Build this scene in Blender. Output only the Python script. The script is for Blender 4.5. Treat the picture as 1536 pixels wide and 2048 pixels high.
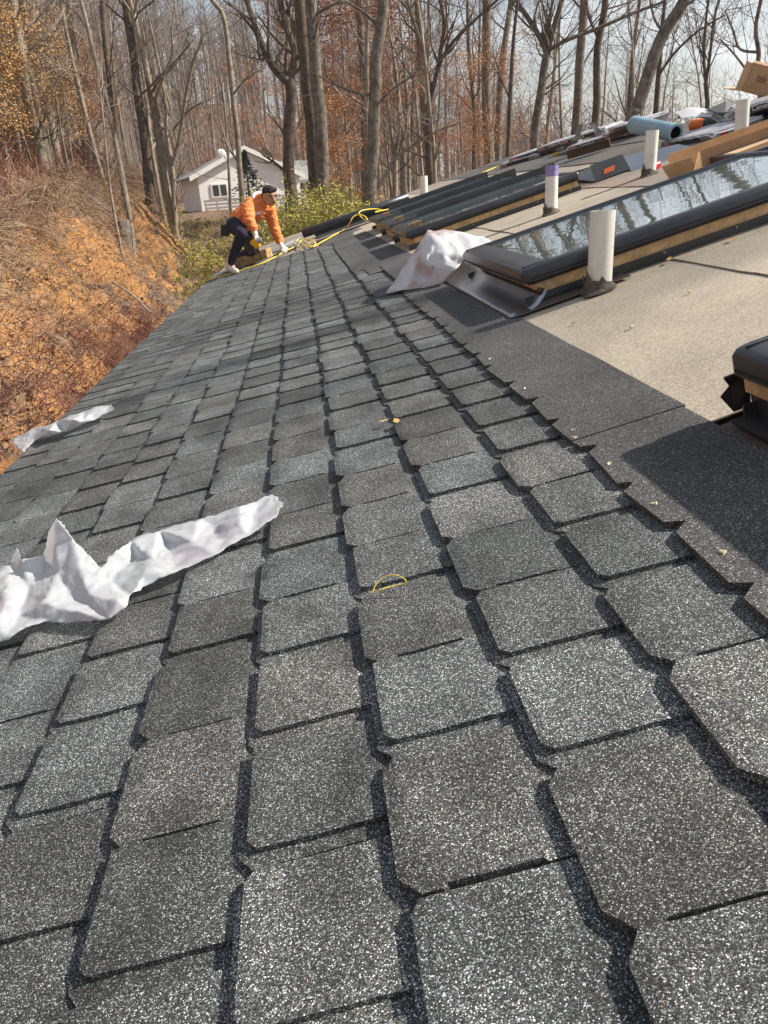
import bpy, bmesh, math, random
import numpy as np
from mathutils import Vector, Matrix, noise, Euler

# ------------------------------------------------------------------ scene, camera, light
for o in list(bpy.data.objects): bpy.data.objects.remove(o)
scene = bpy.context.scene
C = scene.collection
rad = math.radians
AL = rad(14.04); CA, SA = math.cos(AL), math.sin(AL)      # roof pitch 3:12
F = 1522.0                                                # focal length in photo pixels
CAM = Vector((-0.03156, -1.06474, 0.72103))
M3 = ((0.991899, -0.104809, 0.07177), (-0.106593, -0.379442, 0.919055), (-0.069093, -0.91926, -0.38754))
right, down, fwd = [Vector((M3[0][k], M3[1][k], M3[2][k])) for k in range(3)]
cd = bpy.data.cameras.new('camera'); cam = bpy.data.objects.new('camera', cd); C.objects.link(cam)
cd.sensor_fit = 'VERTICAL'; cd.sensor_height = 36.0; cd.lens = F / 2048 * 36.0
cd.clip_start = 0.05; cd.clip_end = 2000
cam.matrix_world = Matrix(((right.x, -down.x, -fwd.x, CAM.x), (right.y, -down.y, -fwd.y, CAM.y), (right.z, -down.z, -fwd.z, CAM.z), (0, 0, 0, 1)))
scene.camera = cam
scene.render.resolution_x = 768; scene.render.resolution_y = 1024
scene.view_settings.view_transform = 'Standard'; scene.view_settings.look = 'None'
scene.view_settings.exposure = 0.92; scene.view_settings.gamma = 1.0

SUN_EL, SUN_AZ = rad(42), rad(91)                         # azimuth from +Y towards +X
sdir = Vector((math.sin(SUN_AZ) * math.cos(SUN_EL), math.cos(SUN_AZ) * math.cos(SUN_EL), math.sin(SUN_EL)))
w = bpy.data.worlds.new('World'); scene.world = w; w.use_nodes = True
nt = w.node_tree; nt.nodes.clear()
def N(nt, t, **kw):
    n = nt.nodes.new(t)
    for k, v in kw.items():
        if k.startswith('i_'): n.inputs[k[2:].replace('_', ' ')].default_value = v
        else: setattr(n, k, v)
    return n
sky = N(nt, 'ShaderNodeTexSky', sky_type='NISHITA', sun_disc=False, sun_elevation=SUN_EL, sun_rotation=SUN_AZ)
sky.air_density = 1.25; sky.dust_density = 1.2; sky.ozone_density = 1.0
tc = N(nt, 'ShaderNodeTexCoord'); mp = N(nt, 'ShaderNodeMapping'); mp.inputs['Scale'].default_value = (1.6, 2.4, 5.0)
nz = N(nt, 'ShaderNodeTexNoise', i_Scale=1.7, i_Detail=7.0, i_Roughness=0.58)
rp = N(nt, 'ShaderNodeValToRGB'); rp.color_ramp.elements[0].position = 0.40; rp.color_ramp.elements[1].position = 0.64
mx = N(nt, 'ShaderNodeMix', data_type='RGBA'); mx.inputs[7].default_value = (12.0, 12.4, 12.9, 1)
bg = N(nt, 'ShaderNodeBackground', i_Strength=0.05); wo = N(nt, 'ShaderNodeOutputWorld')
L = nt.links.new
L(tc.outputs['Generated'], mp.inputs['Vector']); L(mp.outputs[0], nz.inputs['Vector']); L(nz.outputs['Fac'], rp.inputs['Fac'])
ml = N(nt, 'ShaderNodeMath', operation='MULTIPLY'); ml.inputs[1].default_value = 0.8
L(rp.outputs['Color'], ml.inputs[0]); L(ml.outputs[0], mx.inputs['Factor']); L(sky.outputs[0], mx.inputs[6])
L(mx.outputs[2], bg.inputs['Color']); L(bg.outputs[0], wo.inputs['Surface'])
sd = bpy.data.lights.new('sun', 'SUN'); sd.energy = 5.0; sd.angle = rad(1.2); sd.color = (1.0, 0.93, 0.82)
so = bpy.data.objects.new('sun', sd); C.objects.link(so)
so.rotation_euler = (-sdir).to_track_quat('-Z', 'Y').to_euler()

# ------------------------------------------------------------------ pixel and roof coordinates
def ray(x, y):
    return right * ((x - 768) / F) + down * ((y - 1024) / F) + fwd
def pix(x, y, Y):                     # point on the pixel's ray at distance Y along the eave
    d = ray(x, y); return CAM + d * ((Y - CAM.y) / d.y)
NR = Vector((-SA, 0, CA))
def RP(u, v, h=0.0): return Vector((v * CA - h * SA, u, v * SA + h * CA))
def onroof(x, y, h=0.0):              # pixel -> (u, v) on the roof plane
    d = ray(x, y); t = (h - CAM.dot(NR)) / d.dot(NR); p = CAM + d * t
    return p.y, p.x * CA + p.z * SA
def pixroof(x, y, h=0.0):
    u, v = onroof(x, y, h); return RP(u, v, h)
def toroof(p): return Vector((p.x * CA + p.z * SA, p.y, -p.x * SA + p.z * CA))   # world -> local (v,u,h)
RM = Matrix.Rotation(-AL, 4, 'Y')
def project(p):
    q = p - CAM; z = q.dot(fwd)
    return (768 + F * q.dot(right) / z, 1024 + F * q.dot(down) / z, z) if z > 0.01 else (0, 0, z)

# ------------------------------------------------------------------ mesh helpers
class MB:
    def __init__(s): s.v = []; s.f = []
    def box(s, x0, x1, y0, y1, z0, z1, m=None):
        b = len(s.v)
        vs = [Vector((x, y, z)) for z in (z0, z1) for y in (y0, y1) for x in (x0, x1)]
        s.v += [m @ q for q in vs] if m else vs
        s.f += [tuple(b + i for i in t) for t in ((0, 2, 3, 1), (4, 5, 7, 6), (0, 1, 5, 4), (2, 6, 7, 3), (0, 4, 6, 2), (1, 3, 7, 5))]
    def prism(s, poly, z0, z1, zf=None):
        b = len(s.v); n = len(poly)
        for (x, y) in poly: s.v.append(Vector((x, y, z0 + (zf(x, y) if zf else 0))))
        for (x, y) in poly: s.v.append(Vector((x, y, z1 + (zf(x, y) if zf else 0))))
        s.f.append(tuple(b + n + i for i in range(n))); s.f.append(tuple(b + n - 1 - i for i in range(n)))
        for i in range(n):
            j = (i + 1) % n; s.f.append((b + i, b + j, b + n + j, b + n + i))
    def tube(s, pts, radii, sides=6, cap=True):
        b = len(s.v); n = len(pts); pts = [Vector(p) for p in pts]
        ref = None
        for i, p in enumerate(pts):
            t = (pts[min(i + 1, n - 1)] - pts[max(i - 1, 0)])
            t = t.normalized() if t.length > 1e-9 else Vector((0, 0, 1))
            if ref is None: ref = t.orthogonal().normalized()
            a = ref - t * ref.dot(t); a = a.normalized() if a.length > 1e-6 else t.orthogonal().normalized(); ref = a
            c = t.cross(a); r = radii[i] if hasattr(radii, '__len__') else radii
            for k in range(sides):
                th = 2 * math.pi * k / sides
                s.v.append(p + (a * math.cos(th) + c * math.sin(th)) * r)
        for i in range(n - 1):
            for k in range(sides):
                k2 = (k + 1) % sides
                s.f.append((b + i * sides + k, b + i * sides + k2, b + (i + 1) * sides + k2, b + (i + 1) * sides + k))
        if cap and sides > 3:
            s.f.append(tuple(b + sides - 1 - k for k in range(sides)))
            s.f.append(tuple(b + (n - 1) * sides + k for k in range(sides)))
    def ball(s, c, r, seg=10, rings=7, sc=(1, 1, 1), m=None):
        b = len(s.v); c = Vector(c)
        for i in range(rings + 1):
            ph = math.pi * i / rings
            for k in range(seg):
                th = 2 * math.pi * k / seg
                q = Vector((math.sin(ph) * math.cos(th) * r * sc[0], math.sin(ph) * math.sin(th) * r * sc[1], math.cos(ph) * r * sc[2]))
                s.v.append(c + (m @ q if m else q))
        for i in range(rings):
            for k in range(seg):
                k2 = (k + 1) % seg
                s.f.append((b + i * seg + k, b + (i + 1) * seg + k, b + (i + 1) * seg + k2, b + i * seg + k2))
    def capsule(s, p0, r0, p1, r1):
        s.tube([p0, p1], [r0, r1], 12); s.ball(p0, r0 * 1.0); s.ball(p1, r1 * 1.0)
    def quad(s, a, b_, c, d):
        b = len(s.v); s.v += [Vector(a), Vector(b_), Vector(c), Vector(d)]; s.f.append((b, b + 1, b + 2, b + 3))
    def mesh(s, name, mat=None, smooth=False):
        me = bpy.data.meshes.new(name); me.from_pydata([tuple(q) for q in s.v], [], s.f)
        if mat: me.materials.append(mat)
        if smooth: me.polygons.foreach_set('use_smooth', [True] * len(me.polygons))
        me.update(); return me
    def build(s, name, mat, parent=None, smooth=False, mtx=None, bevel=0, label=None):
        return link(name, s.mesh(name, mat, smooth), parent, mtx, bevel, label)
def link(name, me, parent=None, mtx=None, bevel=0, label=None):
    o = bpy.data.objects.new(name, me); C.objects.link(o)
    if parent: o.parent = parent
    if mtx is not None: o.matrix_basis = mtx
    if bevel:
        md = o.modifiers.new('bevel', 'BEVEL'); md.width = bevel; md.segments = 3; md.limit_method = 'ANGLE'; md.angle_limit = rad(40)
    if label: o['label'] = label
    return o
def tag(o, label=None, cat=None, group=None, kind=None):
    if label: o['label'] = label
    if cat: o['category'] = cat
    if group: o['group'] = group
    if kind: o['kind'] = kind
    return o
def empty(name, label=None, cat=None, group=None, mtx=None):
    o = bpy.data.objects.new(name, None); C.objects.link(o); o.empty_display_size = 0.1
    if mtx is not None: o.matrix_basis = mtx
    return tag(o, label, cat, group)
def roof_mtx(u, v, h=0.0, yaw=0.0): return Matrix.Translation(RP(u, v, h)) @ RM @ Matrix.Rotation(yaw, 4, 'Z')
def bake(o):                         # apply modifiers of an object into its mesh
    bpy.context.view_layer.update(); dg = bpy.context.evaluated_depsgraph_get()
    me = bpy.data.meshes.new_from_object(o.evaluated_get(dg)); o.modifiers.clear(); o.data = me
    return o
def text_mesh(body, size, mat, name='lettering', depth=0.0015):
    cu = bpy.data.curves.new(name, 'FONT'); cu.body = body; cu.size = size; cu.extrude = depth; cu.align_x = 'CENTER'; cu.align_y = 'CENTER'
    o = bpy.data.objects.new(name, cu); C.objects.link(o); bpy.context.view_layer.update()
    me = bpy.data.meshes.new_from_object(o.evaluated_get(bpy.context.evaluated_depsgraph_get())); bpy.data.objects.remove(o)
    me.materials.clear(); me.materials.append(mat); return me

# ------------------------------------------------------------------ materials
MATS = {}
def mat(name, col=(0.5, 0.5, 0.5), rough=0.8, metal=0.0, spec=0.4, var=0.0, vscale=8.0, bump=0.0, bscale=60.0, col2=None, lo=0.4, hi=0.6, coords='Object', **kw):
    m = bpy.data.materials.new(name); m.use_nodes = True; nt = m.node_tree; b = nt.nodes['Principled BSDF']; L = nt.links.new
    b.inputs['Base Color'].default_value = (*col, 1); b.inputs['Roughness'].default_value = rough; b.inputs['Metallic'].default_value = metal
    b.inputs['Specular IOR Level'].default_value = spec
    for k, v in kw.items(): b.inputs[k.replace('_', ' ')].default_value = v
    if coords == 'World':
        g = N(nt, 'ShaderNodeNewGeometry'); vec = g.outputs['Position']
    else:
        t = N(nt, 'ShaderNodeTexCoord'); vec = t.outputs['Object']
    if var or col2:
        n = N(nt, 'ShaderNodeTexNoise', i_Scale=vscale, i_Detail=6.0, i_Roughness=0.65); L(vec, n.inputs['Vector'])
        r = N(nt, 'ShaderNodeValToRGB'); e = r.color_ramp.elements; e[0].position = lo; e[1].position = hi
        c2 = col2 if col2 else tuple(min(1, c * (1 + var)) for c in col)
        c1 = col if col2 else tuple(c * (1 - var) for c in col)
        e[0].color = (*c1, 1); e[1].color = (*c2, 1)
        L(n.outputs['Fac'], r.inputs['Fac']); L(r.outputs['Color'], b.inputs['Base Color'])
    if bump:
        n2 = N(nt, 'ShaderNodeTexNoise', i_Scale=bscale, i_Detail=5.0); L(vec, n2.inputs['Vector'])
        bp = N(nt, 'ShaderNodeBump', i_Strength=bump, i_Distance=0.02); L(n2.outputs['Fac'], bp.inputs['Height']); L(bp.outputs['Normal'], b.inputs['Normal'])
    MATS[name] = m; return m

def granule(name, stops, scale, tone='random', tone_lo=0.7, tone_hi=1.3, patch=0.35, bump=0.6, pscale=7.0, tint=None, blot=None):
    m = bpy.data.materials.new(name); m.use_nodes = True; nt = m.node_tree; b = nt.nodes['Principled BSDF']; L = nt.links.new
    b.inputs['Roughness'].default_value = 0.82; b.inputs['Specular IOR Level'].default_value = 0.35
    g = N(nt, 'ShaderNodeNewGeometry')
    vo = N(nt, 'ShaderNodeTexVoronoi', i_Scale=scale); L(g.outputs['Position'], vo.inputs['Vector'])
    sp = N(nt, 'ShaderNodeSeparateColor'); L(vo.outputs['Color'], sp.inputs['Color'])
    r = N(nt, 'ShaderNodeValToRGB'); cr = r.color_ramp; cr.interpolation = 'LINEAR'
    while len(cr.elements) < len(stops): cr.elements.new(0.5)
    for e, (p, c) in zip(cr.elements, stops): e.position = p; e.color = (*c, 1)
    L(sp.outputs[0], r.inputs['Fac'])
    # a few brown granules
    br = N(nt, 'ShaderNodeMath', operation='GREATER_THAN'); br.inputs[1].default_value = 0.965; L(sp.outputs[1], br.inputs[0])
    mb = N(nt, 'ShaderNodeMix', data_type='RGBA', blend_type='MULTIPLY'); mb.inputs[7].default_value = (1.0, 0.62, 0.45, 1)
    L(br.outputs[0], mb.inputs['Factor']); L(r.outputs['Color'], mb.inputs[6])
    # patches of lighter and darker granule blends
    nz = N(nt, 'ShaderNodeTexNoise', i_Scale=pscale, i_Detail=4.0); L(g.outputs['Position'], nz.inputs['Vector'])
    mr = N(nt, 'ShaderNodeMapRange'); mr.inputs[1].default_value = 0.3; mr.inputs[2].default_value = 0.7; mr.inputs[3].default_value = 1 - patch; mr.inputs[4].default_value = 1 + patch
    L(nz.outputs['Fac'], mr.inputs[0])
    tr = N(nt, 'ShaderNodeMapRange'); tr.inputs[3].default_value = tone_lo; tr.inputs[4].default_value = tone_hi
    if tone == 'random': oi = N(nt, 'ShaderNodeObjectInfo'); L(oi.outputs['Random'], tr.inputs[0]); src = oi.outputs['Random']
    elif tone == 'attr': at = N(nt, 'ShaderNodeAttribute', attribute_name='tone'); L(at.outputs['Fac'], tr.inputs[0]); src = at.outputs['Fac']
    else: tr.inputs[0].default_value = 0.5; src = None
    mm = N(nt, 'ShaderNodeMath', operation='MULTIPLY'); L(mr.outputs[0], mm.inputs[0]); L(tr.outputs[0], mm.inputs[1])
    sc = N(nt, 'ShaderNodeVectorMath', operation='SCALE'); L(mb.outputs[2], sc.inputs[0]); L(mm.outputs[0], sc.inputs['Scale'])
    out = sc.outputs[0]
    if src is not None:                # some tabs lean green-blue, others warm
        m2 = N(nt, 'ShaderNodeMath', operation='MULTIPLY'); m2.inputs[1].default_value = 7.31; L(src, m2.inputs[0])
        fr = N(nt, 'ShaderNodeMath', operation='FRACT'); L(m2.outputs[0], fr.inputs[0])
        tn = N(nt, 'ShaderNodeMix', data_type='RGBA'); tn.inputs[6].default_value = (1.0, 1.0, 0.975, 1); tn.inputs[7].default_value = (0.92, 1.0, 1.025, 1); L(fr.outputs[0], tn.inputs['Factor'])
        tm = N(nt, 'ShaderNodeMix', data_type='RGBA', blend_type='MULTIPLY'); tm.inputs['Factor'].default_value = 1; L(out, tm.inputs[6]); L(tn.outputs[2], tm.inputs[7]); out = tm.outputs[2]
    if blot:
        n3 = N(nt, 'ShaderNodeTexNoise', i_Scale=blot[1], i_Detail=5.0); L(g.outputs['Position'], n3.inputs['Vector'])
        r3 = N(nt, 'ShaderNodeMapRange'); r3.inputs[1].default_value = 0.52; r3.inputs[2].default_value = 0.68; L(n3.outputs['Fac'], r3.inputs[0])
        m4 = N(nt, 'ShaderNodeMath', operation='MULTIPLY'); m4.inputs[1].default_value = blot[2]; L(r3.outputs[0], m4.inputs[0])
        m3 = N(nt, 'ShaderNodeMix', data_type='RGBA'); m3.inputs[7].default_value = (*blot[0], 1); L(m4.outputs[0], m3.inputs['Factor']); L(out, m3.inputs[6]); out = m3.outputs[2]
    L(out, b.inputs['Base Color'])
    bp = N(nt, 'ShaderNodeBump', i_Strength=bump, i_Distance=0.0012, invert=True); L(vo.outputs['Distance'], bp.inputs['Height']); L(bp.outputs['Normal'], b.inputs['Normal'])
    MATS[name] = m; return m

g_ = lambda v, a=1.0, b=1.0, c=1.0: (v * a, v * b, v * c)
ST = [(0.0, g_(.013)), (0.32, g_(.025)), (0.55, g_(.050, .98, 1, 1.02)), (0.76, g_(.100, .97, 1.01, 1.02)), (0.91, g_(.22, .97, 1.02, 1.03)), (1.0, g_(.72))]
SHM = granule('shingle granules', ST, 740, 'random', 0.66, 1.20, 0.40, 0.6, 6.0)
SHF = granule('shingle granules far', ST, 740, 'attr', 0.70, 1.18, 0.36, 0.6, 6.0)
HEAD = granule('headlap granules', [(0.0, g_(.014)), (0.5, g_(.042)), (0.8, g_(.085)), (0.95, g_(.16)), (1.0, g_(.42))], 560, None, 1, 1, 0.4, pscale=2.0)
UND = granule('mineral underlayment', [(0.0, (.20, .17, .13)), (0.5, (.345, .30, .235)), (1.0, (.46, .41, .335))], 330, None, 1, 1, 0.13, 0.4, 3.0)
UND2 = granule('grey beige underlayment', [(0.0, (.15, .13, .105)), (0.5, (.24, .215, .18)), (1.0, (.33, .30, .26))], 330, None, 1, 1, 0.2, 0.4, 1.2, blot=((.27, .14, .10), 0.9, 0.5))  # greyer and darker than the lower rolls, with reddish blotches
UND3 = granule('shade tinted underlayment', [(0.0, (.04, .04, .04)), (0.5, (.075, .074, .07)), (1.0, (.13, .125, .12))], 330, None, 1, 1, 0.2, 0.4, 1.5, blot=((.16, .08, .06), 1.1, 0.35))  # shade of the bundles and trees is put into this dark colour
BRN = granule('brown underlayment', [(0.0, (.035, .027, .02)), (0.5, (.07, .052, .04)), (1.0, (.12, .09, .07))], 330, None, 1, 1, 0.2, 0.4, 4)
MPLY = mat('plywood', (.30, .19, .10), .8, var=.25, vscale=6)
MFR = mat('dark grey lacquered metal', (.055, .058, .064), .30, 0.6, 0.5, var=.15, vscale=5, bump=.02, bscale=9)
MBLK = mat('black rubber', (.012, .012, .013), .55)
MALU = mat('grey flashing metal', (.33, .34, .36), .28, 1.0, .5, var=.12, vscale=4, bump=.06, bscale=5)
MFLD = mat('dark flashing metal', (.07, .073, .078), .38, .6, .5, var=.15, vscale=3, bump=.04, bscale=6)
MPINE = mat('pine wood', (.62, .41, .21), .6, var=.22, vscale=14)
MPVC = mat('white pvc', (.74, .72, .66), .35, col2=(.58, .55, .48), vscale=9, lo=.52, hi=.75)
MPUR = mat('purple primer', (.27, .22, .48), .5, var=.3, vscale=30)
MCARD = mat('cardboard', (.40, .235, .125), .85, var=.1, vscale=5, bump=.05, bscale=25)
MCARD2 = mat('cardboard inside', (.52, .34, .19), .85, var=.1, vscale=5)
MINK = mat('dark print', (.10, .06, .04), .8)
MWHT = mat('white label', (.8, .8, .8), .6)
MRED = mat('red print', (.55, .02, .025), .5)
MREDP = mat('red plastic', (.62, .015, .04), .3)
MORG = mat('orange label', (.75, .16, .03), .5)
MYEL = mat('yellow rope', (.70, .50, .05), .6, var=.15, vscale=20)
MTOOL = mat('yellow tool plastic', (.75, .38, .02), .35)
MSTEEL = mat('steel', (.5, .5, .5), .3, 1.0)
MBLUE = mat('pale blue wrap', (.23, .35, .42), .45, var=.1, vscale=5)
MBPL = mat('black plastic', (.018, .018, .02), .35, var=.2, vscale=6)
MPINK = mat('pink chalk', (.5, .2, .16), .9)
def plastic(name, col, tint, trans=0.45, ts=3.0, clear=0.0):
    m = mat(name, col, .28, 0, .5, bump=.25, bscale=14, col2=tint, vscale=ts, lo=.50, hi=.66)
    nt = m.node_tree; b = nt.nodes['Principled BSDF']; out = nt.nodes['Material Output']
    t = N(nt, 'ShaderNodeBsdfTranslucent'); t.inputs['Color'].default_value = (.8, .82, .84, 1)
    ms = N(nt, 'ShaderNodeMixShader'); ms.inputs[0].default_value = trans
    tp = N(nt, 'ShaderNodeBsdfTransparent'); m2 = N(nt, 'ShaderNodeMixShader'); m2.inputs[0].default_value = clear
    nt.links.new(b.outputs[0], ms.inputs[1]); nt.links.new(t.outputs[0], ms.inputs[2]); nt.links.new(ms.outputs[0], m2.inputs[1]); nt.links.new(tp.outputs[0], m2.inputs[2]); nt.links.new(m2.outputs[0], out.inputs['Surface'])
    return m
PLW = plastic('white plastic film', (.68, .70, .73), (.58, .53, .58), .40, 5.0, .26)
PLR = plastic('printed plastic film', (.68, .68, .70), (.40, .21, .20), .25, 4.5, .10)
PLG = plastic('clear wrapping film', (.60, .60, .62), (.50, .48, .50), .2)
def glassmat():
    m = mat('skylight glass', (.13, .18, .175), .02, 0, 1.0)
    nt = m.node_tree; b = nt.nodes['Principled BSDF']; b.inputs['IOR'].default_value = 3.0; b.inputs['Coat Weight'].default_value = 1.0; b.inputs['Coat IOR'].default_value = 2.6; b.inputs['Coat Roughness'].default_value = 0.02
    t = N(nt, 'ShaderNodeTexCoord'); n = N(nt, 'ShaderNodeTexNoise', i_Scale=7.0, i_Detail=1.0); nt.links.new(t.outputs['Object'], n.inputs['Vector'])
    bp = N(nt, 'ShaderNodeBump', i_Strength=0.10, i_Distance=0.006); nt.links.new(n.outputs['Fac'], bp.inputs['Height']); nt.links.new(bp.outputs['Normal'], b.inputs['Normal']); nt.links.new(bp.outputs['Normal'], b.inputs['Coat Normal'])
    return m
MGL = glassmat()
def bark(name, c, c2):
    m = mat(name, c, .95, 0, .15, col2=c2, vscale=5, lo=.35, hi=.68, bump=.6, bscale=16, coords='World'); return m
BK = [bark('bark grey', (.085, .070, .058), (.24, .205, .17)), bark('bark brown', (.058, .045, .036), (.16, .125, .10)), bark('bark pale', (.17, .14, .11), (.36, .31, .25))]
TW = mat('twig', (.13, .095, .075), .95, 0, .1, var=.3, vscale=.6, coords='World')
TW2 = mat('far twig', (.22, .18, .155), .95, 0, .1, var=.3, vscale=.3, coords='World')  # paler than the near twigs: distance haze put into the colour
LF_TAN = mat('tan dry leaves', (.30, .17, .07), .8, 0, .2, col2=(.56, .36, .15), vscale=2.2, coords='World')
LF_RUST = mat('rust dry leaves', (.27, .095, .04), .8, 0, .2, col2=(.44, .19, .075), vscale=1.6, coords='World')
LF_ORG = mat('orange dry leaves', (.42, .17, .05), .8, 0, .2, col2=(.56, .27, .09), vscale=2, coords='World')
LF_GRN = mat('yellow green leaves', (.24, .225, .045), .7, 0, .2, col2=(.44, .39, .11), vscale=1.8, coords='World')
LF_DRK = mat('dark evergreen needles', (.025, .04, .02), .8, 0, .2, var=.3, vscale=4)

# ------------------------------------------------------------------ ground
def sstep(a, b, x):
    t = np.clip((x - a) / (b - a), 0, 1); return t * t * (3 - 2 * t)
def ground_z(x, y):
    x = np.asarray(x, float); y = np.asarray(y, float)
    fl = np.interp(y, [-60, 5, 16, 30, 55, 90, 200], [-3.0, -2.75, -2.0, -0.95, 0.15, 0.6, 3.0])
    fl = fl - 5.0 * sstep(3, 26, x) - 3.5 * sstep(20, 80, x)
    xt = -3.5 - 0.035 * np.clip(y - 10, 0, 25) - 0.30 * np.clip(y - 35, 0, 60) + 0.25 * np.sin(y * 0.7) + 0.12 * np.sin(y * 1.9 + 1)
    s = xt - x
    cut = 2.25 * sstep(0, 2.3, s) * (1 - 0.75 * sstep(30, 52, y))
    up = np.where(s > 1.6, 17 * (1 - np.exp(-np.clip(s - 1.6, 0, 400) * 0.50 / 17)), 0)
    far = 24 * sstep(62, 210, y) * sstep(75, -45, x)
    return fl + cut + up + far
def gz(x, y): return float(ground_z(x, y))
def stepped(*seg):
    a = []
    for s, e, d in seg: a += list(np.arange(s, e, d))
    return np.array(a + [seg[-1][1]])
gx = stepped((-600, -120, 40), (-120, -30, 5), (-30, -10, .7), (-10, -2.4, .1), (-2.4, 12, .9), (12, 60, 4), (60, 600, 45))
gy = stepped((-150, -10, 14), (-10, 3, 1), (3, 27, .12), (27, 60, .8), (60, 160, 5), (160, 900, 60))
GX, GY = np.meshgrid(gx, gy); GZ = ground_z(GX, GY)
def nf(p, H=1.0): return noise.fractal(p, H, 2.0, 5)
for j in range(len(gy)):
    for i in range(len(gx)):
        x, y = gx[i], gy[j]
        if -14 < x < -2.6 and 2 < y < 46:
            cl = 0.42 * nf(Vector((x * .9, y * .7, 0))) + 0.24 * nf(Vector((x * 3.1, y * 2.7, 5)), .7)
            GZ[j, i] += cl * min(1, max(0, (-2.6 - x) / 1.2))
        elif x < -2.6: GZ[j, i] += 0.3 * nf(Vector((x * .2, y * .2, 0)))
me = bpy.data.meshes.new('ground')
nx, ny = len(gx), len(gy)
idx = np.arange(nx * ny).reshape(ny, nx)
fa = np.stack([idx[:-1, :-1], idx[:-1, 1:], idx[1:, 1:], idx[1:, :-1]], -1).reshape(-1, 4)
me.from_pydata(np.stack([GX, GY, GZ], -1).reshape(-1, 3).tolist(), [], fa.tolist()); me.update()
me.polygons.foreach_set('use_smooth', [True] * len(me.polygons))
gm = bpy.data.materials.new('soil and leaf litter'); gm.use_nodes = True; nt = gm.node_tree; b = nt.nodes['Principled BSDF']; L = nt.links.new
b.inputs['Roughness'].default_value = .95; b.inputs['Specular IOR Level'].default_value = .15
ge = N(nt, 'ShaderNodeNewGeometry'); sx = N(nt, 'ShaderNodeSeparateXYZ'); L(ge.outputs['Normal'], sx.inputs[0])
n1 = N(nt, 'ShaderNodeTexNoise', i_Scale=9.0, i_Detail=7.0, i_Roughness=.7); n2 = N(nt, 'ShaderNodeTexNoise', i_Scale=.7, i_Detail=4.0)
for n in (n1, n2): L(ge.outputs['Position'], n.inputs['Vector'])
r1 = N(nt, 'ShaderNodeValToRGB'); r1.color_ramp.elements[0].position = .32; r1.color_ramp.elements[0].color = (.055, .034, .024, 1); r1.color_ramp.elements[1].position = .68; r1.color_ramp.elements[1].color = (.24, .165, .115, 1)
r2 = N(nt, 'ShaderNodeValToRGB'); r2.color_ramp.elements[0].position = .30; r2.color_ramp.elements[0].color = (.13, .058, .022, 1); r2.color_ramp.elements[1].position = .68; r2.color_ramp.elements[1].color = (.44, .235, .095, 1)
L(n1.outputs['Fac'], r1.inputs['Fac']); L(n1.outputs['Fac'], r2.inputs['Fac'])
st = N(nt, 'ShaderNodeMapRange'); st.inputs[1].default_value = .84; st.inputs[2].default_value = .66; L(sx.outputs['Z'], st.inputs[0])
ad = N(nt, 'ShaderNodeMath', operation='MULTIPLY_ADD'); ad.inputs[1].default_value = 3.2; ad.inputs[2].default_value = -1.75; L(n2.outputs['Fac'], ad.inputs[0])
sm = N(nt, 'ShaderNodeMath', operation='ADD', use_clamp=True); L(st.outputs[0], sm.inputs[0]); L(ad.outputs[0], sm.inputs[1])
mg = N(nt, 'ShaderNodeMix', data_type='RGBA'); L(sm.outputs[0], mg.inputs['Factor']); L(r1.outputs[0], mg.inputs[6]); L(r2.outputs[0], mg.inputs[7]); L(mg.outputs[2], b.inputs['Base Color'])
bp = N(nt, 'ShaderNodeBump', i_Strength=.8, i_Distance=.06); L(n1.outputs['Fac'], bp.inputs['Height']); L(bp.outputs[0], b.inputs['Normal'])
me.materials.append(gm)
go = link('ground', me); tag(go, kind='structure')
def gzn(x, y):                        # height with the same relief as the mesh
    z = gz(x, y)
    if -14 < x < -2.6 and 2 < y < 46:
        z += (0.42 * nf(Vector((x * .9, y * .7, 0))) + 0.24 * nf(Vector((x * 3.1, y * 2.7, 5)), .7)) * min(1, max(0, (-2.6 - x) / 1.2))
    elif x < -2.6: z += 0.3 * nf(Vector((x * .2, y * .2, 0)))
    return z

# ------------------------------------------------------------------ the house whose roof we stand on
house = empty('house', 'low building whose roof is half covered in new charcoal shingles', 'house', mtx=RM)
EAVE, RIDGE, U0, U1 = -1.63, 5.15, -6.0, 18.2
D = -0.046                                              # deck surface, in roof coordinates (x = up slope, y = along eave, z = normal)
m = MB(); m.box(EAVE + .012, RIDGE, U0, U1, D - .03, D - .002); deck = m.build('roof_deck', MPLY, house)
IR = RM.inverted()
def wpart(name, mb, mt, **k):        # a part given in world coordinates
    return link(name, mb.mesh(name, mt, k.get('smooth', False)), house, IR)
MWALL = mat('beige render wall', (.45, .40, .33), .9, var=.1, vscale=3)
ez = EAVE * SA - .05; rz = RIDGE * SA - .06; rx = RIDGE * CA; ex = EAVE * CA
m = MB(); m.box(ex + .45, ex + .65, U0 + .3, U1 - .3, -6, ez - .02); wpart('wall', m, MWALL)
m = MB(); m.box(2 * rx - ex - .65, 2 * rx - ex - .45, U0 + .3, U1 - .3, -10, ez - .02); wpart('wall', m, MWALL)
for yy in (U0 + .3, U1 - .5):
    m = MB(); b0 = 0
    pl = [(ex + .66, -9), (2 * rx - ex - .66, -9), (2 * rx - ex - .66, ez + .02), (rx, rz - .03), (ex + .66, ez + .02)]
    for k in (0, .2): m.v += [Vector((x, yy + k, z)) for x, z in pl]
    n = 5; m.f += [tuple(range(n - 1, -1, -1)), tuple(range(n, 2 * n))] + [(i, (i + 1) % n, n + (i + 1) % n, n + i) for i in range(n)]
    wpart('wall', m, MWALL)
m = MB()                                                # the far slope, beyond the ridge
c0 = RP(0, RIDGE, D); 
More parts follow.
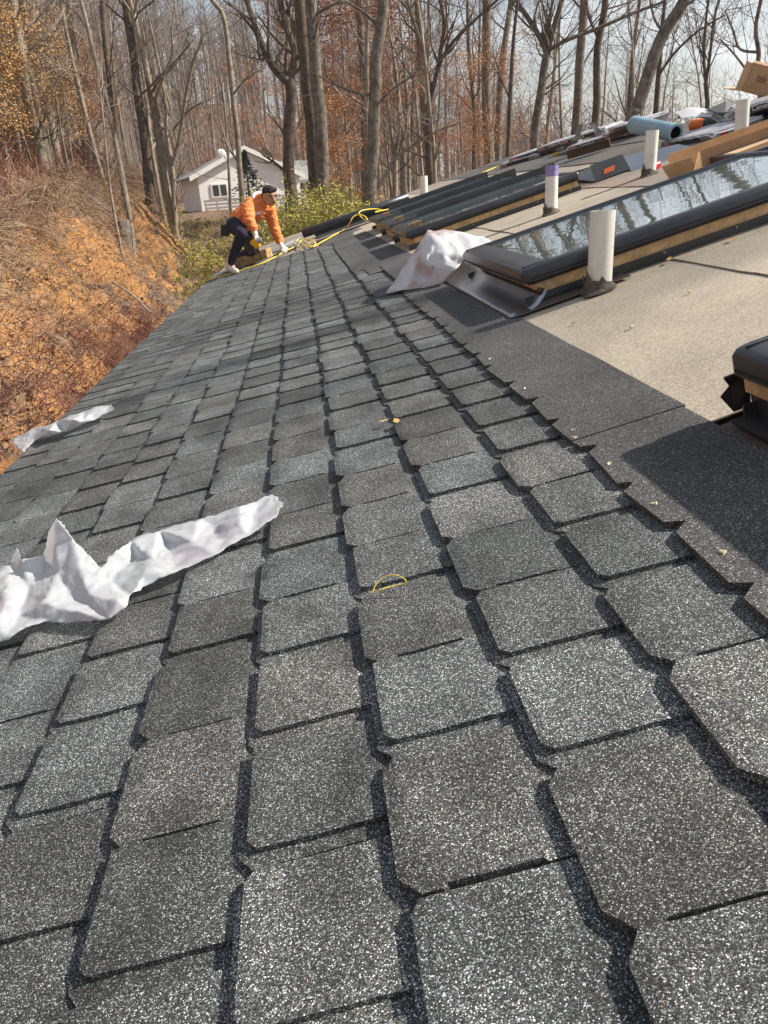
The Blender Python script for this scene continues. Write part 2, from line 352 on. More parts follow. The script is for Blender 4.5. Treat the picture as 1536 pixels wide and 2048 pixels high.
m.v += [Vector((c0.x + .004, U0, c0.z)), Vector((c0.x + .004, U1, c0.z)), Vector((2 * c0.x - ex, U1, ez)), Vector((2 * c0.x - ex, U0, ez)),
        Vector((c0.x + .004, U0, c0.z - .05)), Vector((c0.x + .004, U1, c0.z - .05)), Vector((2 * c0.x - ex, U1, ez - .05)), Vector((2 * c0.x - ex, U0, ez - .05))]
m.f += [(0, 3, 2, 1), (4, 5, 6, 7), (0, 1, 5, 4), (3, 7, 6, 2), (1, 2, 6, 5), (0, 4, 7, 3)]; wpart('roof_slope', m, UND3)
m = MB(); m.box(EAVE - .012, EAVE + .010, U0, U1, D - .16, D - .006); m.build('fascia', MFLD, house)
m = MB(); m.box(EAVE - .02, RIDGE, U1 + .001, U1 + .03, D - .16, D + .004); m.build('rake_board', MFLD, house)

rng = random.Random(11)
EXP, TAB = .2032, .2286
def wav(u, v, k=0): return .0035 * noise.noise(Vector((u * 1.3, v * 1.3, k))) + .0015 * noise.noise(Vector((u * 5, v * 5, k)))
def sheet(name, v0, v1, u0, u1, h0, h1, mt, edge=.012, du=.12, label=None, seed=0, parent=house):
    m = MB(); nu = max(2, int((u1 - u0) / du)); nv = max(2, int((v1 - v0) / .12)); 
    top = []
    for j in range(nu + 1):
        u = u0 + (u1 - u0) * j / nu; row = []
        for i in range(nv + 1):
            t = i / nv; e = edge * noise.noise(Vector((u * 2.2, seed, 0))) + edge * .4 * noise.noise(Vector((u * 9, seed, 3)))
            v = v0 + e + (v1 - v0 - e) * t
            e2 = 0
            if j in (0, nu): e2 = edge * .8 * noise.noise(Vector((v * 6, seed, 7)))
            row.append(len(m.v)); m.v.append(Vector((v, u + e2, h0 + (h1 - h0) * t + wav(u, v, seed))))
        top.append(row)
    n = len(m.v); m.v += [q - Vector((0, 0, .004)) for q in m.v[:n]]
    for j in range(nu):
        for i in range(nv):
            a, b_, c, d = top[j][i], top[j][i + 1], top[j + 1][i + 1], top[j + 1][i]; m.f.append((a, b_, c, d)); m.f.append((n + a, n + d, n + c, n + b_))
    for j in range(nu):
        for i in (0, nv):
            a, d = top[j][i], top[j + 1][i]; m.f.append((a, d, n + d, n + a) if i == 0 else (d, a, n + a, n + d))
    for i in range(nv):
        for j in (0, nu):
            a, b_ = top[j][i], top[j][i + 1]; m.f.append((b_, a, n + a, n + b_) if j == 0 else (a, b_, n + b_, n + a))
    return m.build(name, mt, parent, smooth=False, label=label)
# underlayment rolls, each lapping over the one below it
sheet('underlayment', .70, 1.66, .50, 18.15, -.012, -.010, UND, seed=1, label='sand coloured mineral underlayment roll')
sheet('underlayment', 1.56, 2.66, .42, 18.15, -.004, -.006, UND, seed=2)
sheet('underlayment', 2.58, 3.62, U0, 18.15, .001, -.004, UND2, seed=3, label='grey beige underlayment roll with reddish stains')
sheet('underlayment', 3.50, 4.45, U0, 18.15, .005, .000, UND3, seed=4, label='underlayment roll with dark grey shade painted in')
sheet('underlayment', 4.36, RIDGE + .0, U0, 18.15, .008, .004, UND3, seed=5)
sheet('underlayment', .78, 2.66, U0, .47, -.016, -.008, BRN, seed=6, label='brown underlayment below the black skylight')
sheet('underlayment', EAVE + .02, .72, 10.6, 18.15, -.034, -.030, UND2, seed=7)
sheet('underlayment', EAVE + .02, .68, U0, 10.7, -.041, -.041, HEAD, seed=8)
# flap of underlayment lifted at its end beside the near skylight

def u_end(i):
    return {-5: 12.9, -4: 12.8, -3: 12.6, -2: 12.3, -1: 11.8, 0: 11.4, 1: 11.1, 2: 10.9, 3: 10.8, 4: 10.3, 5: 5.7}.get(i, 0)
def tab_poly(w, c1, c2, s1, s2, dep, y0=0.0, x0=0.0, chn=True, chf=True):
    """outline: x = up slope from the butt, y = along the course"""
    p = []
    if chn: p += [(x0 + c1 * .8, y0), (x0, y0 + c1)]
    else: p += [(x0, y0)]
    if chf: p += [(x0, w - c2), (x0 + c2 * .8, w)]
    else: p += [(x0, w)]
    p += [(.05, w), (.055, w - s2), (.165, w - s2), (.17, w), (dep, w), (dep, y0), (.17, y0), (.165, y0 + s1), (.055, y0 + s1), (.05, y0)]
    return p
def zslope(x, y): return -x * (.0175 / EXP)
TH = .0175
def make_tab(r, lam):
    m = MB(); w = TAB
    c1 = r.uniform(.026, .034); c2 = r.uniform(.022, .030); s1 = r.choice((.003, .0045, .006, .0075)); s2 = .0004
    curl = r.uniform(0, .004); ph = r.uniform(0, 6)
    if lam:
        m.prism(tab_poly(w, c1, c2, s1, s2, .235), -TH, -TH * .52)
        ib = r.uniform(.010, .018); ins = r.uniform(.024, .036); far = r.random() < .6
        q = tab_poly(w - (0 if far else .004), .018, .016, .0004, .0004, .236, y0=ins, x0=ib, chf=not far)
        m.prism(q, -TH * .51, .0)
    else:
        m.prism(tab_poly(w, c1, c2, s1, s2, .235), -TH, 0)
    bm = bmesh.new(); vs = [bm.verts.new(q) for q in m.v]
    for f in m.f: bm.faces.new([vs[i] for i in f])
    for cut in (.012, .026, .044, .08, .13):
        bmesh.ops.bisect_plane(bm, geom=bm.verts[:] + bm.edges[:] + bm.faces[:], plane_co=(cut, 0, 0), plane_no=(1, 0, 0))
    bm.verts.index_update()
    for v in bm.verts:
        x, y = v.co.x, v.co.y; t = max(0, 1 - x / .045)
        v.co.z += zslope(x, y) + curl * max(0, 1 - x / .10) ** 2 * (0.35 + 0.65 * abs(math.sin(y * 13.7 + ph)))
        if v.co.z > -TH * .8: v.co.z -= .0055 * t * t
        v.co.z += .0012 * math.sin(x * 40 + ph) * math.sin(y * 30 + ph)
    m2 = MB(); m2.v = [v.co.copy() for v in bm.verts]; m2.f = [tuple(v.index for v in f.verts) for f in bm.faces]; bm.free()
    return m2
protoA = [make_tab(rng, False) for _ in range(9)]; protoB = [make_tab(rng, True) for _ in range(9)]
meA = [p.mesh('shingle', SHM) for p in protoA]; meB = [p.mesh('shingle', SHM) for p in protoB]
tabs = []
for i in range(-5, 6):
    vb = (i - 3) * EXP
    k = math.ceil((-1.5 + (i - 3) * TAB / 2) / TAB)
    run = 0; lam = False
    while True:
        u = k * TAB - (i - 3) * TAB / 2; k += 1
        if u > u_end(i): break
        lam = rng.random() < .52
        tone = rng.random()
        a = project(RP(u + .11, vb + .1)); vis = -150 < a[0] < 1690 and 300 < a[1] < 2250 and a[2] > .1
        tabs.append((a[2] if vis else 1e3 + u, i, u, vb, lam, tone))
tabs.sort(key=lambda t: t[0])
course = {}
for i in range(-5, 6):
    vb = (i - 3) * EXP; m = MB()
    m.prism([(.012, -1.6), (.012, u_end(i) + .35), (.30, u_end(i) + .35), (.30, -1.6)], -.0172, -.0125, lambda x, y: zslope(x, y) - .0016)
    o = m.build('shingle_course', HEAD, house, mtx=Matrix.Translation((vb, 0, 0))); course[i] = o
stuff = MB(); tones = []
for n_, (dist, i, u, vb, lam, tone) in enumerate(tabs):
    r2 = random.Random(int(u * 1000) + i * 77)
    pr = r2.randrange(9); j = Matrix.Translation((r2.gauss(0, .0010), u, r2.uniform(0, .0012)))
    if n_ < 298:
        o = link('shingle', (meB if lam else meA)[pr], course[i], j)
    else:
        src = (protoB if lam else protoA)[pr]; b0 = len(stuff.v); J = Matrix.Translation((vb, 0, 0)) @ j
        stuff.v += [J @ q for q in src.v]; stuff.f += [tuple(b0 + t for t in f) for f in src.f]; tones += [tone] * len(src.v)
so_ = stuff.build('shingle_field', SHF, house, label='rows of charcoal shingles running off towards the worker'); so_['kind'] = 'stuff'
at = so_.data.attributes.new('tone', 'FLOAT', 'POINT'); at.data.foreach_set('value', tones)
# the last course: cut off above its clipped corners, no slots
vb = 3 * EXP - .030; k = -7; seg = []
nuv = [(.012, 0)]
u = -1.6
def top_course(u0, u1, mt, name='shingle_course', dh=0.0, seedk=0, vt=.855):
    m = MB(); k0 = math.ceil((u0 + 3 * TAB / 2) / TAB); us = [q * TAB - 3 * TAB / 2 for q in range(k0, 200) if q * TAB - 3 * TAB / 2 < u1]
    lower = [(vb, u0)]
    rt_ = random.Random(seedk + 5)
    for q in us:
        q += rt_.uniform(-.02, .02); jv = rt_.uniform(-.012, .010); lower += [(vb + jv, q - .032), (vb + .032 + jv, q - .004), (vb + jv * .5, q + .014)]
    lower += [(vb, u1)]
    zf = lambda x, y: -(x - vb) * .024 + dh
    up = [(vt + .006 * noise.noise(Vector((uu * 3, 9 + seedk, 0))), uu) for uu in np.linspace(u1, u0, max(4, int((u1 - u0) / .12)))]
    m.prism(lower + up, -.0155, .0, zf)
    return m.build(name, mt, house)
top_course(-1.6, .62, HEAD, dh=.0)
top_course(.625, 2.28, HEAD, dh=.0012, seedk=4, vt=.862)
top_course(2.285, 3.95, HEAD, dh=.0, seedk=8, vt=.83)
for (a, b_, v0, v1, hh) in ((3.96, 5.6, .62, .9, .0), (5.2, 8.0, .50, .92, -.004), (7.7, 10.5, .42, .93, -.006), (10.2, 13.8, .28, .95, -.008), (5.75, 7.2, .405, .6, -.003), (7.1, 9.4, .4, .58, -.003)):
    sheet('shingle_course', v0, v1, a, b_, hh, hh - .004, HEAD, edge=.006, seed=a)
# ------------------------------------------------------------------ skylights
def rrect(v0, v1, u0, u1, r):
    p = []
    for cx, cy, a0 in ((v1 - r, u1 - r, 0), (v0 + r, u1 - r, 90), (v0 + r, u0 + r, 180), (v1 - r, u0 + r, 270)):
        for k in range(5): a = rad(a0 + k * 22.5); p.append((cx + r * math.cos(a), cy + r * math.sin(a)))
    return p
def skylight(u0, u1, v0, v1, label, apron=True, blind=False, fmat=MFR, glass=True, H=.155):
    m = MB(); m.box(v0 + .06, v1 - .02, u0 + .05, u1 - .05, -.012, H - .062)
    o = m.build('skylight', MPINE, house, label=label)           # pine curb carries the rest
    m = MB()                                                     # gasket under the sash
    m.prism(rrect(v0 + .03, v1 - .004, u0 + .022, u1 - .022, .03), H - .075, H - .058); m.build('gasket', MBLK, o)
    # sash: rings from outside bottom over the rounded shoulder to the glass edge
    m = MB(); fw = .065; front = .15
    prof = [(0, H - .058), (0, H - .020), (.005, H - .008), (.014, H - .002), (.028, H), (.78, H + .001), (1.0, H - .010), (1.0, H - .02)]
    rings = []
    for t, z in prof:
        if t <= .06: o_ = t; q = rrect(v0 + o_ * 1.6, v1 - o_, u0 + o_, u1 - o_, max(.004, .03 - o_ * .3))
        else: q = rrect(v0 + front * t, v1 - fw * t, u0 + fw * t, u1 - fw * t, .008)
        rings.append([len(m.v) + k for k in range(len(q))]); m.v += [Vector((x, y, z)) for x, y in q]
    for a, b_ in zip(rings, rings[1:]):
        n = len(a)
        for k in range(n): m.f.append((a[k], a[(k + 1) % n], b_[(k + 1) % n], b_[k]))
    n = len(rings[0]); m.f.append(tuple(reversed(rings[0])))
    m.build('sash', fmat, o, smooth=True).modifiers.new('e', 'EDGE_SPLIT').split_angle = rad(35)
    if glass:
        m = MB(); m.box(v0 + front - .004, v1 - fw + .004, u0 + fw - .004, u1 - fw + .004, H - .022, H - .012); m.build('pane', MGL, o)
    # corner joints of the sash
    for uu in (u0 + .045, u1 - .045):
        m = MB(); m.box(v0 + .02, v0 + front - .01, uu - .0015, uu + .0015, H - .0015, H + .0022); m.build('seam', MBLK, o)
    for b_ in ((v0 + .03, v1 - .03, u0 - .0025, u0 + .004), (v0 + .03, v1 - .03, u1 - .004, u1 + .0025), (v0 - .0025, v0 + .004, u0 + .03, u1 - .03)):
        m = MB(); m.box(*b_, H - .050, H - .043); m.build('trim_line', MBLK, o)
    for s, uu in ((-1, u0 + .045), (1, u1 - .045)):              # dark side flashing leaning on the curb
        m = MB(); a = min(uu, uu + s * .006); 
        m.prism([(v0 + .0, a), (v1, a), (v1, a + .006), (v0 + .0, a + .006)], -.008, .032)
        m.build('side_flashing', MFLD, o)
        for q in range(5):
            m = MB(); m.ball((v0 + .3 + q * (v1 - v0 - .4) / 4, uu + s * .008, .022), .006, 8, 5); m.build('screw', MSTEEL, o)
    if apron:
        m = MB(); na = 8; row = []
        for k in range(na + 1):
            t = k / na; x = v0 - .105 + t * .175; z = -.001 + .058 * max(0, (t - .45) / .55) ** 2.2
            row.append((x, z))
        ua, ub = u0 - .075, u1 + .40
        nu = 26
        for jx in range(nu + 1):
            uu = ua + (ub - ua) * jx / nu
            for x, z in row: m.v.append(Vector((x + .006 * noise.noise(Vector((uu * 3, 1, 0))), uu, z + .003 * noise.noise(Vector((uu * 4, x * 9, 2))) * (1 - (x - v0 + .1) / .18) + .003)))
        for jx in range(nu):
            for k in range(na): q = jx * (na + 1) + k; m.f.append((q, q + 1, q + na + 2, q + na + 1))
        ap = m.build('apron_flashing', MALU, o, smooth=True); md = ap.modifiers.new('t', 'SOLIDIFY'); md.thickness = .002
        m = MB(); m.prism([(v0 - .10, u0 - .10), (v0 + .42, u0 - .085), (v0 + .42, u0 + .02), (v0 - .04, u0 + .03)], .0015, .0035)
        m.build('flashing_flange', MALU, o)
    if blind:                                                   # unfinished step flashing standing up along the far side
        m = MB(); m.prism([(v0 + .30, u1 + .015), (v1 + .18, u1 + .015), (v1 + .18, u1 + .022), (v0 + .30, u1 + .022)], -.01, H + .055); m.build('step_flashing', MFLD, o)
        m = MB(); m.prism([(v0 + .10, u0 + .16), (v0 + .19, u0 + .16), (v0 + .19, u0 + .24), (v0 + .10, u0 + .24)], H, H + .035); m.build('bracket', MPLY, o)
        m = MB(); m.prism([(v0 + .12, u0 + .28), (v0 + .19, u0 + .28), (v0 + .19, u0 + .34), (v0 + .12, u0 + .34)], H, H + .012); m.build('bracket', MWHT, o)
    return o
SK = skylight(2.17, 3.42, .93, 2.62, 'large skylight with bare trees mirrored in its glass and bright metal apron')
skylight(-.85, .47, .90, 2.35, 'black skylight with rounded sash over a pine curb', apron=False, fmat=MFR)
skylight(5.95, 7.15, .95, 2.55, 'skylight with long pine strip beside the crumpled wrapper', apron=False, blind=True)
skylight(7.45, 8.65, .98, 2.55, 'middle skylight of the row of three dark ones', apron=False, blind=True)
skylight(9.05, 10.3, 1.02, 2.6, 'skylight beside the yellow hose knot', apron=False, blind=True)
# near skylight: rolled black membrane at its corner and folded metal at its foot
m = MB(); m.v += [Vector(q) for q in ((.925, .455, .095), (.89, .475, .085), (.905, .485, .060), (.885, .492, .040), (.905, .480, .0), (.935, .462, .01), (.935, .455, .06))]; m.f += [(0, 1, 2, 6), (2, 3, 4, 6), (4, 5, 6)]
o = m.build('membrane', MBLK, house); o.modifiers.new('t', 'SOLIDIFY').thickness = .006
m = MB(); m.box(.922, .955, -.84, .452, .050, .084); m.build('curb_board', MPINE, house)
m = MB(); m.box(.930, .955, -.84, .448, -.006, .049); m.build('front_flashing', MFLD, house)
m = MB(); m.box(.875, .929, -.84, .44, -.002, .003); m.build('flashing_flange', MFLD, house)
# far skylight hole: flat plate, darkness put into its colour, and loose dark frame
m = MB(); m.box(.30, 2.05, 12.2, 13.4, -.004, .004); m.build('opening', MBLK, house, label='black plate painted as the dark opening for another skylight')
m = MB(); m.tube([Vector((.05, 13.7, .10)), Vector((1.0, 13.6, .10)), Vector((2.05, 13.5, .10))], .075, 10); m.build('curb_trim', MFR, house, smooth=True)
m = MB(); m.box(.25, 2.05, 13.42, 13.62, -.003, .09); m.build('curb', MBLK, house)
m = MB(); m.box(.2, 2.0, 11.95, 12.2, -.003, .012); m.build('curb', mat('raw curb', (.25, .19, .15), .9), house)

# ------------------------------------------------------------------ vent pipes
TORN = mat('torn felt', (.10, .085, .07), .95, var=.4, vscale=25, bump=.4, bscale=80)
def vent(px_base, px_top, diam, label, boot=True, primer=False, u=None):
    (x, y) = px_base
    if u is None: uu, vv = onroof(x, y, -.006)
    else:
        p = pix(x, y, u); q = toroof(p); uu, vv = u, q.x
    B = RP(uu, vv, -.006); T = pix(px_top[0], px_top[1], uu)
    B2 = B - (T - B).normalized() * .08
    r = diam / 2; m = MB(); n = 28
    m.tube([B2, T], [r, r], n, cap=False); b0 = len(m.v)
    m.tube([T, B2], [r * .88, r * .88], n, cap=False)
    # rim ring
    d = (T - B).normalized(); a = d.orthogonal().normalized(); c = d.cross(a); b1 = len(m.v)
    for k in range(n):
        th = 2 * math.pi * k / n; e = a * math.cos(th) + c * math.sin(th); m.v += [T + e * r, T + e * r * .88]
    for k in range(n):
        k2 = (k + 1) % n; m.f.append((b1 + 2 * k, b1 + 2 * k + 1, b1 + 2 * k2 + 1, b1 + 2 * k2))
    o = link('vent_pipe', m.mesh('vent_pipe', MPVC, True), house, IR, label=label); o.modifiers.new('e', 'EDGE_SPLIT').split_angle = rad(50)
    if primer:
        m = MB(); m.tube([T - d * .075, T + d * .001], [r * 1.015, r * 1.015], n, cap=False); link('primer_band', m.mesh('primer_band', MPUR, True), o)
    if boot:
        rr = random.Random(int(x)); m = MB(); nb = 22
        for lev, (ro, hh) in enumerate(((1.5, .001), (1.22, .012), (1.09, .032), (1.05, .052))):
            for k in range(nb):
                th = 2 * math.pi * k / nb; jag = 1 + (.75 if k in (13, 14) else 0) + .5 * noise.noise(Vector((k * .7, lev, x))) if lev == 0 else 1
                top = hh
                if lev == 3: top = hh + .028 * noise.noise(Vector((k * .9, 4.4, x))) + (.045 if k in (2, 3, 4, 12, 13) else 0) - (.045 if k % 6 == 0 else 0)
                rad_ = r * (1 + (ro - 1) * jag)
                lc = Vector((math.cos(th) * rad_, math.sin(th) * rad_, top)); m.v.append(RP(uu, vv, 0) + RM @ lc)
        for lev in range(3):
            for k in range(nb):
                k2 = (k + 1) % nb; m.f.append((lev * nb + k, lev * nb + k2, (lev + 1) * nb + k2, (lev + 1) * nb + k))
        bo = link('torn_boot', m.mesh('torn_boot', TORN), o); bo.modifiers.new('t', 'SOLIDIFY').thickness = .003
    return o
vent((1198, 582), (1206, 421), .098, 'white vent pipe beside the large skylight with torn felt round its foot')
vent((1102, 428), (1104, 331), .096, 'white vent pipe with purple primer round its top', primer=True, boot=True)
vent((1298, 352), (1305, 261), .098, 'white vent pipe beside the red cup')
vent((1481, 292), (1486, 199), .100, 'white vent pipe rising behind the long carton')
vent((848, 398), (847, 352), .13, 'short white vent pipe behind the row of dark skylights', boot=False, u=12.6)

# ------------------------------------------------------------------ plastic wrappers
from mathutils.geometry import delaunay_2d_cdt
def film2(outline, inner, label, mt, seed=0, cuts=9, amp=.0035):
    """thin film from creased facets: (pixel x, pixel y, height above the roof)"""
    pts = outline + inner; n = len(outline)
    vo, eo, fo, ov, oe, of = delaunay_2d_cdt([Vector((p[0], p[1])) for p in pts], [(i, (i + 1) % n) for i in range(n)], [], 1, 1e-4)
    bm = bmesh.new(); vs = []
    for k, q in enumerate(vo):
        h = pts[ov[k][0]][2] if ov[k] else .02
        vs.append(bm.verts.new(pixroof(q.x, q.y, h)))
    for f in fo: bm.faces.new([vs[i] for i in f])
    bmesh.ops.subdivide_edges(bm, edges=bm.edges[:], cuts=cuts, use_grid_fill=True); bmesh.ops.triangulate(bm, faces=bm.faces[:])
    for _ in range(1): bmesh.ops.smooth_vert(bm, verts=[v for v in bm.verts if not v.is_boundary], factor=.5, use_axis_x=True, use_axis_y=True, use_axis_z=True)
    for v in bm.verts:
        lq = toroof(v.co); a_ = lq.x * .93 - lq.y * .37; c_ = lq.x * .37 + lq.y * .93
        v.co += NR * .010 * abs(noise.noise(Vector((c_ * 26 + seed, a_ * 4.5, 1.5))))
        p = v.co * 16 + Vector((seed, 0, 0)); q = v.co * 46
        d = NR * (abs(noise.noise(p)) * amp * 2.2 + abs(noise.noise(q)) * amp) + Vector((noise.noise(p + Vector((3, 0, 0))), noise.noise(p + Vector((0, 3, 0))), 0)) * amp * .8
        if v.is_boundary: d += Vector((noise.noise(q * 2), noise.noise(q * 2 + Vector((0, 5, 0))), 0)) * .006
        v.co += d
    bmesh.ops.recalc_face_normals(bm, faces=bm.faces)
    me = bpy.data.meshes.new('plastic_wrapper'); bm.to_mesh(me); bm.free(); me.materials.append(mt); me.polygons.foreach_set('use_smooth', [True] * len(me.polygons))
    o = link('plastic_wrapper', me); o.modifiers.new('t', 'SOLIDIFY').thickness = .0004
    return tag(o, label, 'plastic wrapper')
film2([(545, 994, .02), (567, 1009, .016), (557, 1033, .012), (500, 1072, .008), (432, 1111, .008), (352, 1150, .010), (288, 1174, .012), (262, 1196, .012), (256, 1220, .012), (216, 1240, .010), (134, 1247, .010), (96, 1244, .014), (60, 1262, .010), (20, 1282, .008), (-60, 1300, .008), (-110, 1250, .02), (-90, 1190, .03), (-20, 1150, .035), (22, 1128, .035), (34, 1098, .075), (46, 1122, .05), (86, 1112, .03), (113, 1037, .150), (150, 1082, .085), (206, 1142, .030), (236, 1103, .055), (262, 1084, .045), (320, 1064, .036), (400, 1040, .034), (480, 1017, .030)],
      [(510, 1024, .012), (425, 1056, .010), (335, 1090, .008), (270, 1124, .012), (478, 1048, .032), (385, 1086, .030), (305, 1120, .032), (440, 1082, .014), (350, 1120, .012), (285, 1152, .03), (225, 1168, .012), (118, 1150, .035), (150, 1200, .010), (182, 1192, .028), (135, 1222, .030), (236, 1206, .032), (60, 1180, .012), (90, 1210, .035), (15, 1200, .045), (40, 1236, .012), (-10, 1250, .03), (108, 1090, .085), (88, 1150, .02), (-40, 1210, .015), (165, 1158, .04)],
      'large crumpled white plastic wrapper with a pointed fold, lying across the shingles', PLW, 3)
film2([(222, 811, .03), (230, 822, .03), (214, 830, .015), (190, 842, .012), (130, 866, .010), (70, 884, .010), (47, 906, .005), (27, 892, .01), (25, 880, .03), (58, 862, .05), (80, 858, .04), (112, 845, .055), (170, 824, .05), (200, 814, .05)],
      [(60, 876, .02), (100, 862, .055), (120, 855, .03), (150, 842, .06), (185, 828, .04), (165, 845, .03), (90, 872, .035)],
      'narrow white plastic wrapper draped over the eave', PLW, 8, 7, .005)
# wrapper slumped against the corner of the large skylight: a folded bag with real depth
bv = {}
def bpt(k, x, y, Y): bv[k] = pix(x, y, Y)
bpt('A', 771, 589, 3.86); bpt('B', 812, 528, 3.93); bpt('C', 853, 461, 3.92); bpt('D', 900, 462, 3.86); bpt('E', 962, 474, 3.74); bpt('F', 985, 486, 3.60)
bpt('G', 926, 520, 3.56); bpt('H', 904, 548, 3.52); bpt('I', 872, 577, 3.62); bpt('J', 806, 583, 3.76); bpt('K', 843, 520, 3.74); bpt('M', 880, 505, 3.66); bpt('P', 826, 565, 3.72)
bpt('C2', 858, 468, 4.30); bpt('D2', 905, 470, 4.35); bpt('E2', 955, 480, 4.2); bpt('B2', 822, 525, 4.35); bpt('A2', 785, 575, 4.25)
tri = ['AJB', 'JPB', 'BPK', 'BKC', 'KMC', 'CMD', 'DMG', 'DGE', 'EGF', 'PIK', 'IHK', 'KHM', 'MHG', 'JIP', 'CDC2', 'DD2C2', 'DED2', 'EE2D2', 'BCB2', 'CC2B2', 'ABA2', 'BB2A2', 'B2C2D2', 'FE2E']
import re
keys = list(bv); bm = bmesh.new(); vm = {k: bm.verts.new(bv[k]) for k in keys}
for t in tri:
    ks = re.findall(r'[A-Z]2?', t)
    try: bm.faces.new([vm[k] for k in ks])
    except ValueError: pass
bmesh.ops.recalc_face_normals(bm, faces=bm.faces)
bmesh.ops.subdivide_edges(bm, edges=bm.edges[:], cuts=8, use_grid_fill=True)
bmesh.ops.triangulate(bm, faces=bm.faces[:])
for v in bm.verts:
    p = v.co * 8; q = v.co * 22
    v.co += Vector((.3, -.8, .5)) * (.020 * (1 - 2.5 * abs(noise.noise(p))) + .008 * (1 - 2.5 * abs(noise.noise(q)))) + Vector((noise.noise(p), 0, noise.noise(p + Vector((0, 7, 0))))) * .012
me = bpy.data.meshes.new('plastic_wrapper'); bm.to_mesh(me); bm.free(); me.materials.append(PLR)
me.polygons.foreach_set('use_smooth', [True] * len(me.polygons))
o = link('plastic_wrapper', me); o.modifiers.new('t', 'SOLIDIFY').thickness = .001
tag(o, 'white and reddish plastic wrapper slumped against the corner of the large skylight', 'plastic wrapper')

# ------------------------------------------------------------------ small things on the roof
def rope_pts(pts, h=.012):
    return [pixroof(x, y, h) for x, y in pts]
def smooth_path(P, n=6):
    out = []
    for i in range(len(P) - 1):
        p0, p1, p2, p3 = P[max(i - 1, 0)], P[i], P[i + 1], P[min(i + 2, len(P) - 1)]
        for k in range(n):
            t = k / n; out.append(0.5 * ((2 * p1) + (p2 - p0) * t + (2 * p0 - 5 * p1 + 4 * p2 - p3) * t * t + (3 * p1 - p0 - 3 * p2 + p3) * t ** 3))
    return out + [P[-1]]
P = rope_pts([(400, 568), (430, 556), (476, 543), (530, 524), (566, 505), (588, 493), (593, 482), (602, 478), (612, 484), (622, 494), (612, 493), (597, 491), (604, 480), (622, 479), (631, 487), (626, 494), (640, 486), (665, 472), (690, 458)])
uu = [pix(700, 445, 12.0), pix(706, 434, 12.0), pix(718, 429, 12.0), pix(730, 433, 11.8), pix(734, 440, 11.6), pix(724, 436, 11.9), pix(718, 426, 12.1), pix(728, 420, 12.3), pix(750, 418, 12.6), pix(766, 421, 12.6), pix(750, 424, 12.3), pix(790, 414, 13.2)]
Q = rope_pts([(800, 398), (835, 396), (880, 380), (930, 362), (985, 337), (1005, 330)], .012)
edge = [pix(396, 575, P[0].y) + Vector((0, 0, -.02)), pix(388, 600, P[0].y + .05) + Vector((-.1, 0, -.25))]
m = MB(); m.tube(smooth_path(edge[::-1] + P + uu + Q, 6), .0095, 8)
tag(m.build('air_hose', MYEL, None, smooth=True), 'yellow air hose looped across the roof past the worker', 'hose')
P = [pixroof(x, y, h) for x, y, h in ((746, 1184, .012), (750, 1172, .02), (766, 1155, .028), (788, 1150, .03), (806, 1156, .024), (812, 1166, .014), (790, 1171, .012), (765, 1178, .016), (748, 1186, .012))]
m = MB(); m.tube(smooth_path(P, 6), .0010, 6); tag(m.build('string_loop', MYEL, None), 'thin loop of yellow string lying on the near shingles', 'string')
MNAIL = mat('pale foam plug', (.62, .53, .36), .7, var=.15, vscale=40)
rr = random.Random(4)
for (x, y) in ((1148, 857), (1150, 873), (1217, 924), (1310, 1004), (1447, 1101), (979, 716), (1047, 776)):
    uu, vv = onroof(x, y, .004); m = MB(); m.tube([(0, -.002, .006), (0, .012, .007)], [.0055, .005], 8); m.tube([(0, -.004, .006), (0, -.002, .006)], [.008, .008], 10)
    tag(m.build('dropped_plug', MNAIL, None, mtx=roof_mtx(uu, vv, -.004, rr.uniform(0, 6)) @ Matrix.Scale(.62, 4)), 'small pale plug dropped on the bare black shingle strip', 'plug', 'plugs on the black strip')
for (x, y) in ((1262, 655), (1378, 585), (1148, 646)):
    uu, vv = onroof(x, y, -.004); m = MB(); m.tube([(0, -.002, .006), (0, .016, .006)], [.0055, .004], 8); m.tube([(0, -.004, .006), (0, -.002, .006)], [.009, .009], 10)
    tag(m.build('dropped_plug', MNAIL, None, mtx=roof_mtx(uu, vv, -.006, rr.uniform(0, 6)) @ Matrix.Scale(.7, 4)), 'small pale plug dropped on the sand coloured underlayment', 'plug', 'plugs on the underlayment')
def leaf_mesh(n=1, s=.05):
    m = MB()
    q = [(-.5, 0, .0), (-.2, .22, .06), (.2, .2, .02), (.55, 0, .09), (.2, -.2, .05), (-.2, -.22, .0)]
    m.v += [Vector(p) * s for p in q]; m.f += [(0, 1, 5), (1, 2, 4, 5), (2, 3, 4)]; return m
for (x, y, s) in ((770, 842, .035), (793, 843, .045), (1338, 519, .05), (1462, 480, .05)):
    uu, vv = onroof(x, y, .004)
    tag(leaf_mesh(1, s).build('dry_leaf', LF_TAN, None, mtx=roof_mtx(uu, vv, .006, rr.uniform(0, 6))), 'dry tan leaf fallen on the roof', 'leaf', 'dry leaves on the roof')

